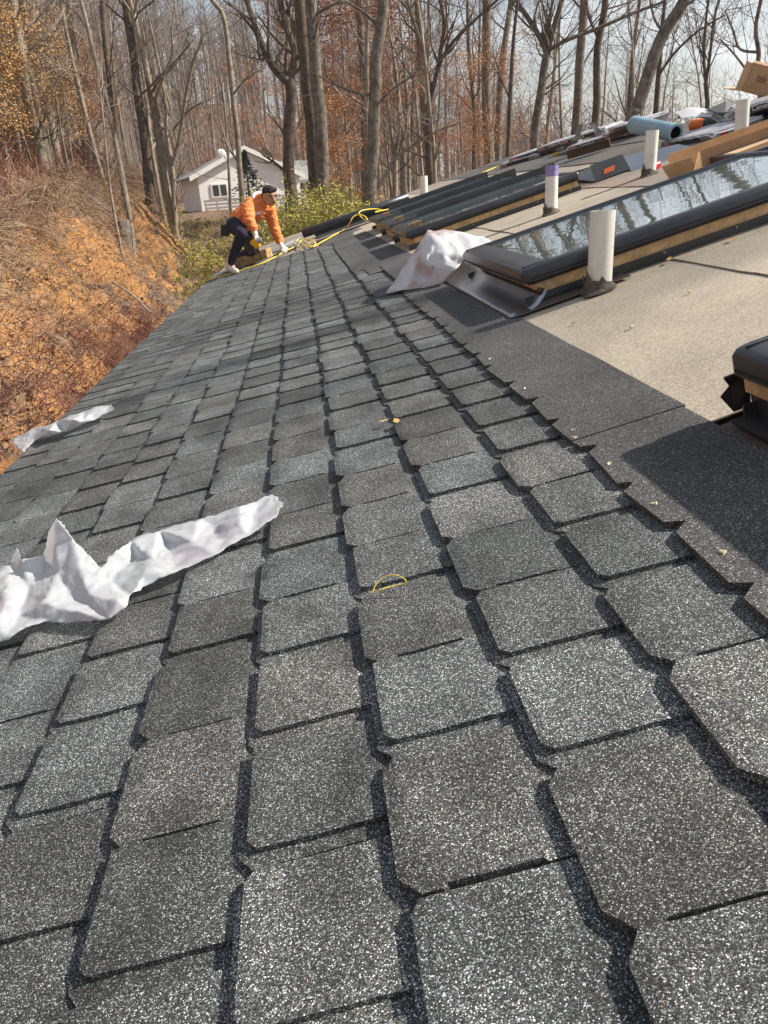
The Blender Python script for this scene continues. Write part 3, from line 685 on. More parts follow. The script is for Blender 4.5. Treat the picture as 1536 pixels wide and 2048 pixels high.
# strips of flashing waiting between the dark skylights and the bundles
def at_px(x, y, h=0.0):
    u, v = onroof(x, y, h); return u, v
m = MB(); u1_, v1_ = at_px(1125, 378); m.v += [RP(6.1, 2.72, .01), RP(6.1, 3.05, .01), RP(7.0, 3.05, .06), RP(7.0, 2.72, .06), RP(6.15, 2.72, .15), RP(6.15, 3.02, .15), ]
m.f += [(0, 1, 5, 4), (0, 3, 2, 1)]
o = m.build('metal_offcut', MFLD, None); o.modifiers.new('t', 'SOLIDIFY').thickness = .003
lb = MB(); q0 = RP(6.085, 2.80, .045); ax = (RP(6.085, 2.90, .05) - q0); ay = (RP(6.095, 2.82, .085) - q0); lb.quad(q0, q0 + ax, q0 + ax + ay, q0 + ay); lb.build('sticker', MORG, o)
tag(o, 'bent dark metal offcut with an orange sticker behind the primed vent pipe', 'metal sheet')
m = MB(); m.v += [RP(6.0, 3.02, .0), RP(5.8, 3.55, .0), RP(6.3, 3.6, .06), RP(6.6, 3.1, .10)]; m.f += [(0, 1, 2, 3)]
o = m.build('metal_offcut', MALU, None); o.modifiers.new('t', 'SOLIDIFY').thickness = .002; tag(o, 'pointed bright metal offcut curling up on the underlayment', 'metal sheet')
# loose board and hammer in front of the bundles
u_, v_ = at_px(1137, 322); u2, v2 = at_px(1222, 297); dv = v2 - v_; du_ = u2 - u_; ln = math.hypot(dv, du_); yaw = math.atan2(du_, dv)
m = MB(); m.box(0, ln, -.012, .012, .02, .13); m.box(0, ln, -.05, .012, .115, .13)
o = m.build('metal_angle', mat('dark bronze metal', (.075, .06, .045), .4, .5, var=.2, vscale=4), None, mtx=roof_mtx(u_, v_, 0, yaw), bevel=.003); tag(o, 'long dark bronze angle strip leaning in front of the shingle bundles', 'metal strip')
u_, v_ = at_px(1190, 338)
r_ = empty('hammer', 'claw hammer lying on the underlayment below the bronze strip', 'hammer', mtx=roof_mtx(u_ , v_, .02, rad(165)))
m = MB(); m.tube([(0, 0, 0), (.13, .0, .005), (.30, 0, .015)], [.017, .014, .013], 8); m.build('handle', MBPL, r_, smooth=True)
m = MB(); m.box(.285, .325, -.055, .055, .0, .035); m.tube([(.305, .05, .017), (.305, .085, .017)], [.016, .018], 10); m.v += []; m.build('head', MSTEEL, r_, bevel=.004)

# ------------------------------------------------------------------ shingle bundles
BND = mat('bundle wrap dark', (.022, .022, .024), .3, var=.3, vscale=7)
BNG = mat('bundle wrap grey', (.30, .30, .31), .4, var=.25, vscale=9)
def bundle(x0, y0, x1, y1, h, w, label, white=True, textpx=None, thick=.075, lift=0.0, logo=True, words=True):
    """bundle whose near bottom edge runs between two photo pixels on the roof"""
    ua, va = onroof(x0, y0, h); ub, vb_ = onroof(x1, y1, h)
    a = RP(ua, va, h); d = RP(ub, vb_, h + lift) - a; ln = .93
    yaw = math.atan2(ub - ua, vb_ - va)
    r = empty('shingle_bundle', label, 'shingle bundle', 'wrapped shingle bundles near the ridge', mtx=roof_mtx(ua, va, h, yaw))
    m = MB(); m.box(0, ln, 0, w, 0.004, thick); 
    core = m.build('shingles', BNG, r, bevel=.012)
    m = MB(); m.box(.18, .72, -.0016, .004, .010, thick - .012); m.build('dark_band', BND, r)
    # film over the top, wrinkled and overhanging the ends
    m = MB(); nx_, ny_ = 30, 14
    for i in range(nx_ + 1):
        for j in range(ny_ + 1):
            x = -.03 + (ln + .06) * i / nx_; y = -.012 + (w + .024) * j / ny_
            e = min(i, nx_ - i, 3) / 3; ey = min(j, ny_ - j, 1)
            z = thick + .006 + .012 * noise.noise(Vector((x * 14, y * 14, ua))) - (1 - e) * .030 - (1 - ey) * .022
            m.v.append(Vector((x, y, z)))
    for i in range(nx_):
        for j in range(ny_): q = i * (ny_ + 1) + j; m.f.append((q, q + ny_ + 1, q + ny_ + 2, q + 1))
    m.build('wrapping_film', PLG, r, smooth=True)
    if logo:
        m = MB(); m.box(.10, .165, -.003, .001, .012, thick - .014); lg = m.build('logo_patch', MRED, r)
        t = link('lettering', text_mesh('GAF', .026, MWHT), lg, Matrix.Translation((.1325, -.0045, thick / 2)) @ Matrix.Rotation(rad(90), 4, 'X'))
        m = MB(); m.box(ln + .0005, ln + .003, .08, .15, .012, thick - .014); m.build('logo_patch', MRED, r)
        m = MB(); m.box(-.003, .0005, .08, .15, .012, thick - .014); m.build('logo_patch', MRED, r)
    if words:
        link('lettering', text_mesh('Camelot II', .062, MWHT), r, Matrix.Translation((.38, -.0025, thick / 2)) @ Matrix.Rotation(rad(90), 4, 'X'))
    return r
bundle(1000, 338, 1075, 316, 0, .43, 'wrapped shingle bundle lowest at the far end of the pile', words=False)
bundle(1018, 326, 1090, 304, .055, .43, 'wrapped shingle bundle lying askew on the lowest one', words=False)
bundle(1062, 318, 1140, 297, 0, .43, 'wrapped shingle bundle under the askew stack, beside the yellow scrap')
bundle(1075, 305, 1160, 280, .085, .43, 'wrapped shingle bundle second from the top with red patch')
bundle(1135, 305, 1225, 279, .02, .43, 'wrapped shingle bundle behind the bronze strip with white lettering')
bundle(1120, 292, 1215, 264, .12, .43, 'topmost wrapped shingle bundle under the metal vent hood')
bundle(1205, 280, 1290, 258, .05, .43, 'wrapped shingle bundle beside the pale blue roll', words=False)
bundle(1218, 268, 1296, 250, .11, .43, 'wrapped shingle bundle just below the pale blue roll', words=False)
m = MB(); u_, v_ = at_px(1160, 276, .2)
m.v += [Vector(q) for q in ((0, 0, 0), (.02, .28, 0), (.09, .02, .16), (.11, .30, .16), (.25, .03, .13), (.27, .3, .13), (.33, .04, -.02), (.35, .31, -.02))]; m.f += [(0, 1, 3, 2), (2, 3, 5, 4), (4, 5, 7, 6)]
o = m.build('vent_hood', MALU, None, mtx=roof_mtx(u_, v_, .2, 0)); o.modifiers.new('t', 'SOLIDIFY').thickness = .003; tag(o, 'folded sheet metal hood standing on the topmost shingle bundle', 'metal hood')
# yellow scrap
u_, v_ = at_px(1108, 313); m = MB(); m.box(0, .10, -.05, .05, 0, .04); o = m.build('yellow_box', mat('yellow card', (.6, .45, .05), .7), None, mtx=roof_mtx(u_, v_, .003, .4), bevel=.004); tag(o, 'small yellow box under the edge of a shingle bundle', 'box')

def roll(p0, p1, r, mt, name, label, inner=MBLK, band=None):
    d = (p1 - p0); ln = d.length; q = d.to_track_quat('Z', 'Y'); M_ = Matrix.Translation(p0) @ q.to_matrix().to_4x4()
    rt = empty(name, label, 'roll', mtx=M_)
    m = MB(); n = 26
    m.tube([(0, 0, 0), (0, 0, ln)], [r, r * .97], n, cap=False); m.tube([(0, 0, ln), (0, 0, 0)], [r * .72, r * .72], n, cap=False)
    b0 = len(m.v)
    for k in range(n):
        th = 2 * math.pi * k / n
        for z in (0, ln): m.v += [Vector((math.cos(th) * r, math.sin(th) * r, z)), Vector((math.cos(th) * r * .72, math.sin(th) * r * .72, z))]
    for k in range(n):
        a = b0 + 4 * k; c = b0 + 4 * ((k + 1) % n); m.f += [(a, c, c + 1, a + 1), (a + 2, a + 3, c + 3, c + 2)]
    m.build('sheet', mt, rt, smooth=True).modifiers.new('e', 'EDGE_SPLIT').split_angle = rad(45)
    m = MB(); m.tube([(0, 0, .012), (0, 0, ln - .012)], [r * .735, r * .735], n, cap=False); m.tube([(0, 0, ln - .012), (0, 0, .012)], [r * .66, r * .66], n, cap=False); m.build('core', inner, rt, smooth=True)
    if band:
        m = MB(); m.tube([(0, 0, band[0]), (0, 0, band[1])], [r * 1.006, r * 1.006], n, cap=False); m.build('label_band', band[2], rt, smooth=True)
    return rt
roll(pix(1268, 249, 7.6), pix(1352, 266, 6.9), .085, MBLUE, 'underlayment_roll', 'pale blue roll lying on the shingle bundles', MBLK)
roll(pix(1384, 251, 7.6), pix(1462, 243, 7.2), .058, MBPL, 'underlayment_roll', 'black roll with an orange paper band under the black sheets', MBLK, (.0, .17, MORG))
# film covered bundle in front of the rolls
r_ = bundle(1322, 297, 1420, 281, 0, .5, 'flat shingle bundle under loose film beside the red cup', logo=True, words=False, thick=.06)
# heap of black sheets and bundles by the second carton
hp = random.Random(9)
def blacksheet(pts, label, mt=MBPL, amp=.02):
    bm = bmesh.new(); vs = [bm.verts.new(p) for p in pts]; bm.faces.new(vs)
    bmesh.ops.triangulate(bm, faces=bm.faces[:]); bmesh.ops.subdivide_edges(bm, edges=bm.edges[:], cuts=5, use_grid_fill=True)
    for v in bm.verts: p = v.co * 7; v.co += Vector((noise.noise(p), 0, noise.noise(p + Vector((0, 9, 0))))) * amp
    me = bpy.data.meshes.new('black_sheet'); bm.to_mesh(me); bm.free(); me.materials.append(mt)
    o = link('black_sheet', me); o.modifiers.new('t', 'SOLIDIFY').thickness = .003; return tag(o, label, 'plastic sheet')
bundle(1440, 258, 1536, 232, .0, .43, 'dark shingle bundle at the foot of the heap beside the tall vent pipe', words=False)
bundle(1455, 240, 1545, 216, .09, .43, 'dark shingle bundle on top of the heap with white lettering')
blacksheet([pix(1348, 240, 7.2), pix(1365, 226, 7.25), pix(1440, 216, 7.3), pix(1520, 218, 7.3), pix(1520, 250, 6.9), pix(1445, 252, 6.9), pix(1420, 236, 7.0), pix(1375, 234, 7.1)], 'wavy black plastic sheet over the heap', MBPL, .03)
blacksheet([pix(1408, 222, 7.1), pix(1452, 202, 7.3), pix(1472, 206, 7.4), pix(1450, 226, 7.1)], 'stiff black flap sticking up from the heap', MBPL, .008)
blacksheet([pix(1352, 222, 7.3), pix(1372, 217, 7.3), pix(1432, 218, 7.25), pix(1420, 232, 7.05), pix(1365, 236, 7.05)], 'clear wrapping film crumpled on the heap', PLG, .03)
# red cup
cu = pixroof(1318, 341, .0); m = MB(); n = 20
M_ = Matrix.Translation(cu + NR * .048) @ RM @ Matrix.Rotation(rad(-70), 4, 'Z') @ Matrix.Rotation(rad(96), 4, 'X')
m.tube([(0, 0, 0), (0, 0, .10), (0, 0, .12), (0, 0, .122)], [.03, .043, .046, .049], n, cap=False); m.tube([(0, 0, .122), (0, 0, .004)], [.045, .028], n, cap=False); m.tube([(0, 0, 0), (0, 0, .004)], [.03, .03], n)
tag(m.build('plastic_cup', MREDP, None, smooth=True, mtx=M_), 'red plastic cup lying beside a vent pipe', 'cup')
# ------------------------------------------------------------------ cartons
def carton_long():
    r = empty('cardboard_box', 'long open cardboard carton lying behind the large skylight', 'cardboard box')
    a = pix(1372, 372, 4.15); ua = a.y; q = toroof(a)
    # near face of the carton in roof coordinates: from its lower end up the slope
    v0 = 2.62; uN = 3.95; uF = 4.38; v1 = 4.7; H = .185
    r.matrix_basis = RM
    def wall(vs, name, mt):
        m = MB(); m.v += [Vector(p) for p in vs]; m.f += [(0, 1, 2, 3)]
        o = m.build(name, mt, r); o.modifiers.new('t', 'SOLIDIFY').thickness = .006; return o
    wall([(v0, uN, .004), (v1, uN, .004), (v1, uN, H), (v0, uN, H)], 'side', MCARD)
    wall([(v0, uF, .004), (v1, uF, .004), (v1, uF, H), (v0, uF, H)], 'side', MCARD2)
    wall([(v1, uN + .004, .004), (v1, uF - .004, .004), (v1, uF - .004, H), (v1, uN + .004, H)], 'end', MCARD)
    wall([(v0, uN + .004, .003), (v1, uN + .004, .003), (v1, uF - .004, .003), (v0, uF - .004, .003)], 'base', MCARD2)
    wall([(v0 - .002, uN + .01, .004), (v0 - .002, uF - .01, .004), (v0 - .06, uF - .02, H * .7), (v0 - .04, uN + .02, H * .9)], 'flap', MCARD2)
    wall([(v0, uN - .003, H * .98), (v0, uN - .003, .01), (v0 - .12, uN - .05, .0), (v0 - .03, uN - .03, H * .95)], 'flap', MCARD)
carton_long()
r_ = empty('cardboard_tray', 'small open cardboard tray leaning inside the long carton', 'cardboard tray', mtx=roof_mtx(3.72, 2.74, .0, rad(8)))
for nm, b_ in (('base', (0, .36, 0, .2, .06, .066)), ('side', (0, .36, -.006, 0, .0, .12)), ('side', (0, .36, .2, .206, .0, .12)), ('end', (-.006, 0, 0, .2, 0, .12)), ('lid', (0, .3, .01, .19, .121, .126))):
    m = MB(); m.box(*b_); m.build(nm, MCARD2 if nm == 'lid' else MCARD, r_)
r_ = empty('window_frame', 'loose black metal window frame lying behind the large skylight', 'metal frame', mtx=roof_mtx(3.50, 2.68, .06, rad(2)))
for b_ in ((0, .05, 0, .42, 0, .07), (.05, .9, 0, .04, 0, .07), (.05, .9, .38, .42, 0, .07), (.9, .95, 0, .42, 0, .07)):
    m = MB(); m.box(*b_); m.build('rail', MFR, r_, bevel=.004)
# carton balanced on top of the heap
ctr = pix(1478, 160, 6.9)
ax = (pix(1575, 181, 6.7) - pix(1492, 160, 6.9)).normalized(); upv = (pix(1487, 128, 6.85) - pix(1474, 178, 6.9)).normalized(); upv = (upv - ax * upv.dot(ax)).normalized(); dp = ax.cross(upv)
Mb = Matrix((( ax.x, dp.x, upv.x, 0), (ax.y, dp.y, upv.y, 0), (ax.z, dp.z, upv.z, 0), (0, 0, 0, 1))); Mb = Matrix.Translation(pix(1482, 181, 6.9)) @ Mb
r_ = empty('cardboard_box', 'tilted cardboard box jutting out over the heap of bundles', 'cardboard box', mtx=Mb)
sgn = 1 if dp.y > 0 else -1
y0, y1 = (0, .22) if sgn > 0 else (-.22, 0)
yn, yf = (y0, y1) if sgn > 0 else (y1, y0)
def bx(nm, b_, mt): m = MB(); m.box(*b_); return m.build(nm, mt, r_)
H = .235
bx('side', (0, 1.0, min(yn, yn + .006 * sgn), max(yn, yn + .006 * sgn), 0, H), MCARD); bx('side', (0, 1.0, min(yf, yf - .006 * sgn), max(yf, yf - .006 * sgn), 0, H), MCARD)
bx('base', (.0, 1.0, y0 + .007, y1 - .007, -.006, 0), MCARD); bx('lid', (0, 1.0, y0 + .007, y1 - .007, H, H + .006), MCARD)
bx('end', (1.0, 1.006, y0, y1, 0, H), MCARD)
for (zz, nm) in ((0, 'flap'), (H, 'flap')):
    m = MB(); s_ = -1 if zz == 0 else 1
    m.v += [Vector(p) for p in ((0, y0 + .01, zz), (0, y1 - .01, zz), (-.16 if zz == 0 else -.02, y1 - .02, zz - .02 if zz == 0 else zz - .12), (-.16 if zz == 0 else -.02, y0 + .02, zz - .02 if zz == 0 else zz - .12))]; m.f += [(0, 1, 2, 3)]
    m.build(nm, MCARD2, r_).modifiers.new('t', 'SOLIDIFY').thickness = .005
m = MB(); m.v += [Vector(p) for p in ((0, yn + .004 * sgn, 0), (0, yn + .004 * sgn, H), (-.055, yn - .01 * sgn, H + .01), (-.055, yn - .01 * sgn, -.01))]; m.f += [(0, 1, 2, 3)]; m.build('flap', MCARD2, r_).modifiers.new('t', 'SOLIDIFY').thickness = .005
for k in range(4): bx('print_mark', (.10 + k * .022, .112 + k * .022, min(yn - .0015 * sgn, yn), max(yn - .0015 * sgn, yn), .10, .155 - .01 * (k % 2)), MINK)
bx('label_sticker', (.33, .5, min(yn - .002 * sgn, yn), max(yn - .002 * sgn, yn), .04, .13), MWHT)
# post of stacked bundles that carries the tilted box

# ------------------------------------------------------------------ trees
def grow(mb, tw, p, d, ln, r, lev, rg, maxlev, spread=.75, up=.12, minr=.004, tips=None, kids=(4, 6)):
    """one limb with its branches; thick wood goes to mb, thin wood to tw"""
    n = 5 if lev < 2 else 3
    pts = [p.copy()]; rs = [r]; dd = d.normalized()
    for k in range(n):
        j = Vector((rg.gauss(0, 1), rg.gauss(0, 1), rg.gauss(0, .7))) * (.10 + .07 * lev)
        dd = (dd + j + Vector((0, 0, up))).normalized(); pts.append(pts[-1] + dd * ln / n); rs.append(max(minr * .6, r * (1 - .78 * (k + 1) / n)))
    big = r > .03
    (mb if big else tw).tube(pts, rs, 7 if r > .12 else (5 if big else 3), cap=False)
    if tips is not None and lev >= maxlev - 1: tips += pts[1:]
    if lev >= maxlev: return
    kn = rg.randint(*kids)
    for q in range(kn):
        t = rg.uniform(.25, 1.0); i = min(n - 1, int(t * n)); f = t * n - i
        b = pts[i].lerp(pts[i + 1], f); rr_ = (rs[i] * (1 - f) + rs[i + 1] * f) * rg.uniform(.45, .72)
        ax = (pts[i + 1] - pts[i]).normalized(); s = ax.orthogonal(); s.rotate(Matrix.Rotation(rg.uniform(0, 6.283), 3, ax))
        nd = (ax * rg.uniform(.5, 1.0) + s.normalized() * spread * rg.uniform(.7, 1.3)).normalized()
        grow(mb, tw, b, nd, ln * rg.uniform(.42, .68), max(minr, rr_), lev + 1, rg, maxlev, spread, up, minr, tips, kids)
def leaves(mb, tips, rg, n, size, spread=.5):
    for _ in range(n):
        c = rg.choice(tips) + Vector((rg.gauss(0, spread), rg.gauss(0, spread), rg.gauss(0, spread * .5)))
        a = Vector((rg.gauss(0, 1), rg.gauss(0, 1), rg.gauss(0, .5))).normalized() * size * rg.uniform(.6, 1.2)
        b = a.orthogonal().normalized(); b.rotate(Matrix.Rotation(rg.uniform(0, 6.28), 3, a.normalized())); b *= size * .45
        i = len(mb.v); mb.v += [c - a, c + b, c + a, c - b]; mb.f.append((i, i + 1, i + 2, i + 3))
def tree_px(Y, trunk, limbs, label, bk=0, seed=0, group=None, twl=2, name='bare_tree', ground=True, twn=7, tlen=3.0):
    """trunk: [(px, py, width px)] from base up at distance Y; limbs: lists of (px, py, width, dY)"""
    rg = random.Random(seed); s = lambda P_, w_: w_ / F * (P_ - CAM).dot(fwd) / 2
    pts = [pix(x, y, Y) for x, y, _ in trunk]; rs = [s(p, t[2]) for p, t in zip(pts, trunk)]
    root = pts[0].copy(); zg = gzn(root.x, root.y) - .15
    if ground and zg < pts[0].z: pts = [Vector((pts[0].x, pts[0].y, zg))] + pts; rs = [rs[0] * 1.25] + rs
    elif ground: pts[0].z = min(pts[0].z, zg)
    d = (pts[-1] - pts[-2]).normalized()                # go on above the frame
    top = trunk[-1][1] <= 10
    if top:
        for k in range(4): d = (d + Vector((rg.gauss(0, .06), rg.gauss(0, .06), .08))).normalized(); pts.append(pts[-1] + d * 2.0); rs.append(rs[-1] * .8)
    r = empty(name, label, 'tree', group, Matrix.Translation(pts[0])); M0 = Matrix.Translation(-pts[0])
    tk = MB(); tw = MB(); P_ = smooth_path(pts, 5); R_ = list(np.interp(np.linspace(0, len(rs) - 1, len(P_)), range(len(rs)), rs))
    for i in range(len(P_)): P_[i] = P_[i] + Vector((noise.noise(P_[i] * .9), noise.noise(P_[i] * .9 + Vector((5, 5, 5))), 0)) * R_[i] * .35
    tk.tube(P_, R_, 12, cap=False)
    lm = MB()
    for lb in limbs:
        q = [pix(x, y, Y + dy) for x, y, _, dy in lb]; qr = [s(p, t[2]) for p, t in zip(q, lb)]
        q = smooth_path(q, 4); qr = list(np.interp(np.linspace(0, len(qr) - 1, len(q)), range(len(qr)), qr)); lm.tube(q, qr, 7, cap=False)
        for k in range(1, len(q)):
            if rg.random() < .55:
                dd = (q[k] - q[k - 1]).normalized(); dd = (dd + Vector((rg.gauss(0, .7), rg.gauss(0, .5), rg.gauss(.2, .5)))).normalized()
                grow(lm, tw, q[k], dd, tlen * rg.uniform(.4, .9), max(.012, qr[k] * .5), 1, rg, twl + 1, kids=(3, 5))
    for k in range(twn):                                # side branches straight from the trunk
        i = rg.randrange(len(P_) // 3, len(P_) - 1)
        dd = Vector((rg.gauss(0, 1), rg.gauss(0, .7), rg.uniform(.1, .8))).normalized()
        grow(lm, tw, P_[i], dd, tlen * rg.uniform(.5, 1.2), R_[i] * rg.uniform(.2, .36), 1, rg, twl + 1, kids=(3, 5))
    if top:
        for k in range(5):
            dd = (d + Vector((rg.gauss(0, .5), rg.gauss(0, .5), .2))).normalized(); grow(lm, tw, P_[-1 - k], dd, 4.5, R_[-1] * .7, 0, rg, 3, kids=(3, 4))
    for nm, mb, mt in (('trunk', tk, BK[bk]), ('limbs', lm, BK[bk]), ('twigs', tw, TW)):
        if mb.f: link(nm, mb.mesh(nm, mt, nm == 'trunk'), r, M0)
    return r
T = tree_px
T(24, [(100, 380, 24), (80, 300, 21), (60, 215, 20), (42, 110, 19), (24, 0, 19)], [[(72, 290, 7, 0), (78, 262, 5, -.2), (88, 238, 3, -.4)]], 'leaning pale trunk rooted at the top of the leaf strewn bank', 2, 1)
T(27, [(250, 398, 15), (243, 340, 14), (229, 235, 13), (217, 140, 12), (205, 0, 11)], [], 'slender brown trunk rising just behind the old stump', 1, 2)
T(30, [(300, 385, 22), (293, 310, 20), (279, 215, 18), (266, 110, 17), (252, 0, 16)], [], 'mid brown trunk standing uphill of the slender one by the stump', 1, 3)
T(30, [(352, 470, 10), (348, 400, 10), (344, 335, 9), (333, 265, 8)], [[(344, 335, 8, 0), (360, 270, 7, -.2), (372, 190, 7, -.4), (388, 120, 6, -.5), (402, 85, 5, -.7)], [(333, 265, 7, 0), (330, 200, 6, 0), (316, 120, 5, .2), (298, 40, 4, .2)], [(333, 265, 5, 0), (305, 230, 4, .3), (276, 205, 3, .4)], [(345, 262, 4, 0), (385, 215, 3, -.4), (440, 190, 2, -.6)]], 'pale forked sapling growing from the grassy ditch', 2, 4, twn=3, tlen=1.6)
T(31, [(487, 420, 12), (477, 300, 11), (466, 190, 11), (456, 90, 10), (446, 30, 9), (425, 0, 9)], [[(466, 190, 5, 0), (490, 160, 4, -.3), (520, 140, 3, -.5)], [(480, 330, 4, 0), (455, 290, 4, .2), (440, 240, 3, .3)]], 'thin trunk standing in front of the white house gable', 2, 5, twn=5, tlen=1.8)
T(33, [(462, 415, 6), (458, 360, 6), (456, 310, 5), (452, 240, 4), (441, 150, 3)], [], 'very thin sapling beside the trunk in front of the white gable', 2, 6, twn=4, tlen=1.2, name='sapling')
T(35, [(579, 380, 25), (577, 290, 23), (580, 210, 23), (577, 160, 21)], [[(577, 165, 18, 0), (548, 135, 16, -.2), (522, 85, 14, -.3), (508, 45, 12, -.4), (492, -5, 11, -.4)], [(578, 162, 17, 0), (590, 110, 15, .2), (578, 70, 13, .2), (566, 25, 12, .3), (556, -20, 10, .4)], [(590, 110, 11, .2), (592, 60, 10, .4), (600, -10, 9, .5)], [(534, 105, 7, -.3), (520, 120, 6, -.5), (515, 60, 5, -.6)]], 'dark forked tree parting above the white house roof', 1, 7, twn=3)
T(29, [(632, 390, 29), (625, 270, 27), (612, 150, 25), (604, 60, 24), (598, 0, 23)], [], 'darker of the two thick straight trunks growing side by side', 1, 8, twn=1)
T(28.3, [(650, 400, 27), (643, 290, 26), (634, 170, 25), (627, 80, 24), (622, 0, 24)], [[(630, 30, 7, 0), (660, 12, 6, -.4), (690, 4, 6, -.5), (720, 20, 6, -.7), (745, 42, 5, -.9)]], 'paler grey of the two thick straight trunks growing side by side', 0, 9, twn=1)
T(25, [(742, 410, 28), (746, 300, 25), (749, 190, 24), (756, 90, 23), (766, 0, 22)], [[(748, 215, 6, 0), (790, 175, 4, -.3), (830, 150, 3, -.6)], [(758, 55, 8, 0), (735, 30, 6, .3), (700, 8, 5, .4)]], 'thick ridged trunk rising alone behind the roof end', 0, 10, twn=2)
T(30, [(862, 400, 17), (858, 300, 15), (857, 230, 14), (864, 190, 13)], [[(862, 192, 10, 0), (850, 120, 9, .2), (836, 70, 8, .3), (820, 20, 7, .4), (812, -10, 6, .4)], [(864, 188, 11, 0), (880, 110, 9, -.2), (888, 50, 8, -.3), (880, 0, 7, -.4)], [(876, 130, 8, -.2), (905, 85, 7, -.4), (950, 40, 6, -.6), (1000, -5, 5, -.8)]], 'tree splitting into three crooked limbs above the short vent pipe', 1, 11, twn=5)
T(27, [(790, 395, 11), (789, 320, 10), (782, 260, 8), (774, 200, 6)], [[(789, 320, 7, 0), (800, 250, 6, 0), (796, 200, 5, .1), (802, 130, 4, .2)], [(790, 325, 6, 0), (812, 262, 5, -.2), (815, 220, 4, -.2), (830, 170, 3, -.3)], [(745, 395, 5, -.6), (790, 320, 6, -.6), (860, 270, 5, -.8), (920, 245, 3, -1)]], 'cluster of pale crooked stems between two thick trunks', 2, 12, twn=4, tlen=1.6)
T(23, [(1015, 330, 9), (1018, 250, 9), (1022, 160, 8), (1028, 70, 7), (1036, 0, 6)], [[(1020, 200, 4, 0), (1000, 150, 3, .2), (985, 100, 2, .2)]], 'thin dark trunk beside the orange leaved beech', 1, 13, twn=7, tlen=2.0)
T(24, [(1068, 310, 18), (1075, 230, 17), (1086, 150, 16), (1096, 105, 16)], [[(1095, 108, 12, 0), (1082, 80, 11, .1), (1062, 45, 10, .2), (1038, 10, 9, .3), (1025, -15, 8, .4)], [(1096, 105, 12, 0), (1106, 60, 11, -.1), (1118, 20, 10, -.2), (1125, -10, 9, -.2)], [(1098, 100, 9, 0), (1130, 82, 8, -.3), (1200, 55, 7, -.6), (1270, 25, 6, -1), (1330, 3, 5, -1.3)], [(1090, 90, 6, 0), (1094, 50, 6, .2), (1086, 10, 5, .3)]], 'forked tree sending one long limb towards the leaning trunk', 0, 14, twn=4, tlen=2.2)
T(26, [(1152, 300, 18), (1156, 200, 17), (1160, 110, 17), (1168, 0, 16)], [], 'straight grey trunk, thicker of a close pair behind the bundles', 0, 15, twn=6, tlen=2.5)
T(24, [(1188, 290, 15), (1193, 190, 15), (1196, 100, 14), (1202, 60, 14), (1212, 0, 13)], [[(1196, 75, 6, 0), (1180, 40, 5, .2), (1172, 0, 4, .3)]], 'slightly crooked trunk, thinner of a close pair behind the bundles', 1, 16, twn=6, tlen=2.2)
T(20, [(1262, 270, 27), (1275, 215, 26), (1300, 135, 25), (1332, 60, 24), (1372, -5, 22)], [[(1335, 75, 6, 0), (1310, 40, 5, .2), (1300, 0, 4, .2)]], 'thick trunk leaning hard to one side above the pale blue roll', 0, 17, twn=2, tlen=2.2)
T(21, [(1308, 280, 11), (1314, 200, 11), (1318, 140, 10), (1324, 60, 8), (1330, 0, 7)], [[(1318, 150, 6, 0), (1350, 105, 5, -.3), (1400, 60, 4, -.6), (1450, 30, 3, -.8)]], 'dark upright trunk half hidden by the leaning one', 1, 18, twn=7, tlen=2.2)
T(19, [(1412, 260, 10), (1414, 190, 9), (1412, 165, 9)], [[(1412, 165, 7, 0), (1408, 110, 6, .1), (1412, 40, 5, .1), (1418, -10, 4, .1)], [(1412, 165, 7, 0), (1420, 110, 6, -.1), (1428, 40, 5, -.1), (1440, -10, 4, -.1)]], 'slim trunk dividing into two parallel stems behind the black heap', 1, 19, twn=4, tlen=1.6)
T(17, [(1520, 240, 11), (1508, 170, 10), (1518, 110, 9), (1512, 60, 8), (1522, 0, 7)], [[(1514, 104, 6, 0), (1480, 98, 5, .1), (1466, 60, 4, .2), (1450, 20, 3, .2)], [(1500, 150, 5, 0), (1470, 110, 4, .2), (1440, 78, 3, .3)]], 'crooked small tree behind the tilted cardboard box', 0, 20, twn=4, tlen=1.4)

# prototypes for the wood behind
def proto(seed, H, r0, fork, bk, maxlev=3, kids=(3, 5), leaf=None, nleaf=0, lsize=.07, low=.45, sub=False, ll=.20):
    rg = random.Random(seed); tk, lm, tw, lf = MB(), MB(), MB(), MB(); pts = [Vector((0, 0, -.3))]; d = Vector((rg.gauss(0, .04), rg.gauss(0, .04), 1)); n = 9
    for k in range(n): d = (d + Vector((rg.gauss(0, .045), rg.gauss(0, .045), .1))).normalized(); pts.append(pts[-1] + d * H / n)
    P_ = smooth_path(pts, 3); R_ = [r0 * (1.15 - .15 * min(1, 6 * i / len(P_))) * (1 - .82 * (i / (len(P_) - 1)) ** 1.2) for i in range(len(P_))]
    tk.tube(P_, R_, 8, cap=False); tips = []
    for k in range(fork):
        i = int(len(P_) * rg.uniform(low, .97)); i = min(i, len(P_) - 2); th = rg.uniform(0, 6.28); el = rg.uniform(.35, 1.3)
        grow(lm, tw, P_[i], Vector((math.cos(th), math.sin(th), el)), H * ll * rg.uniform(.6, 1.3), max(.02, R_[i] * rg.uniform(.3, .55)), 1, rg, maxlev, kids=kids, tips=tips, minr=.007)
    if leaf: leaves(lf, tips, rg, nleaf, lsize, .22)
    return [('trunk', tk.mesh('trunk', BK[bk], True)), ('limbs', lm.mesh('limbs', BK[bk])), ('twigs', tw.mesh('twigs', TW2))] + ([('leaves', lf.mesh('leaves', leaf))] if leaf else [])
PR = [proto(101, 19, .24, 16, 0), proto(102, 17, .20, 16, 1), proto(103, 21, .27, 15, 0, low=.5), proto(104, 14, .13, 18, 2, low=.3), proto(105, 11, .085, 16, 2, low=.25), proto(106, 16, .16, 17, 1, low=.35)]
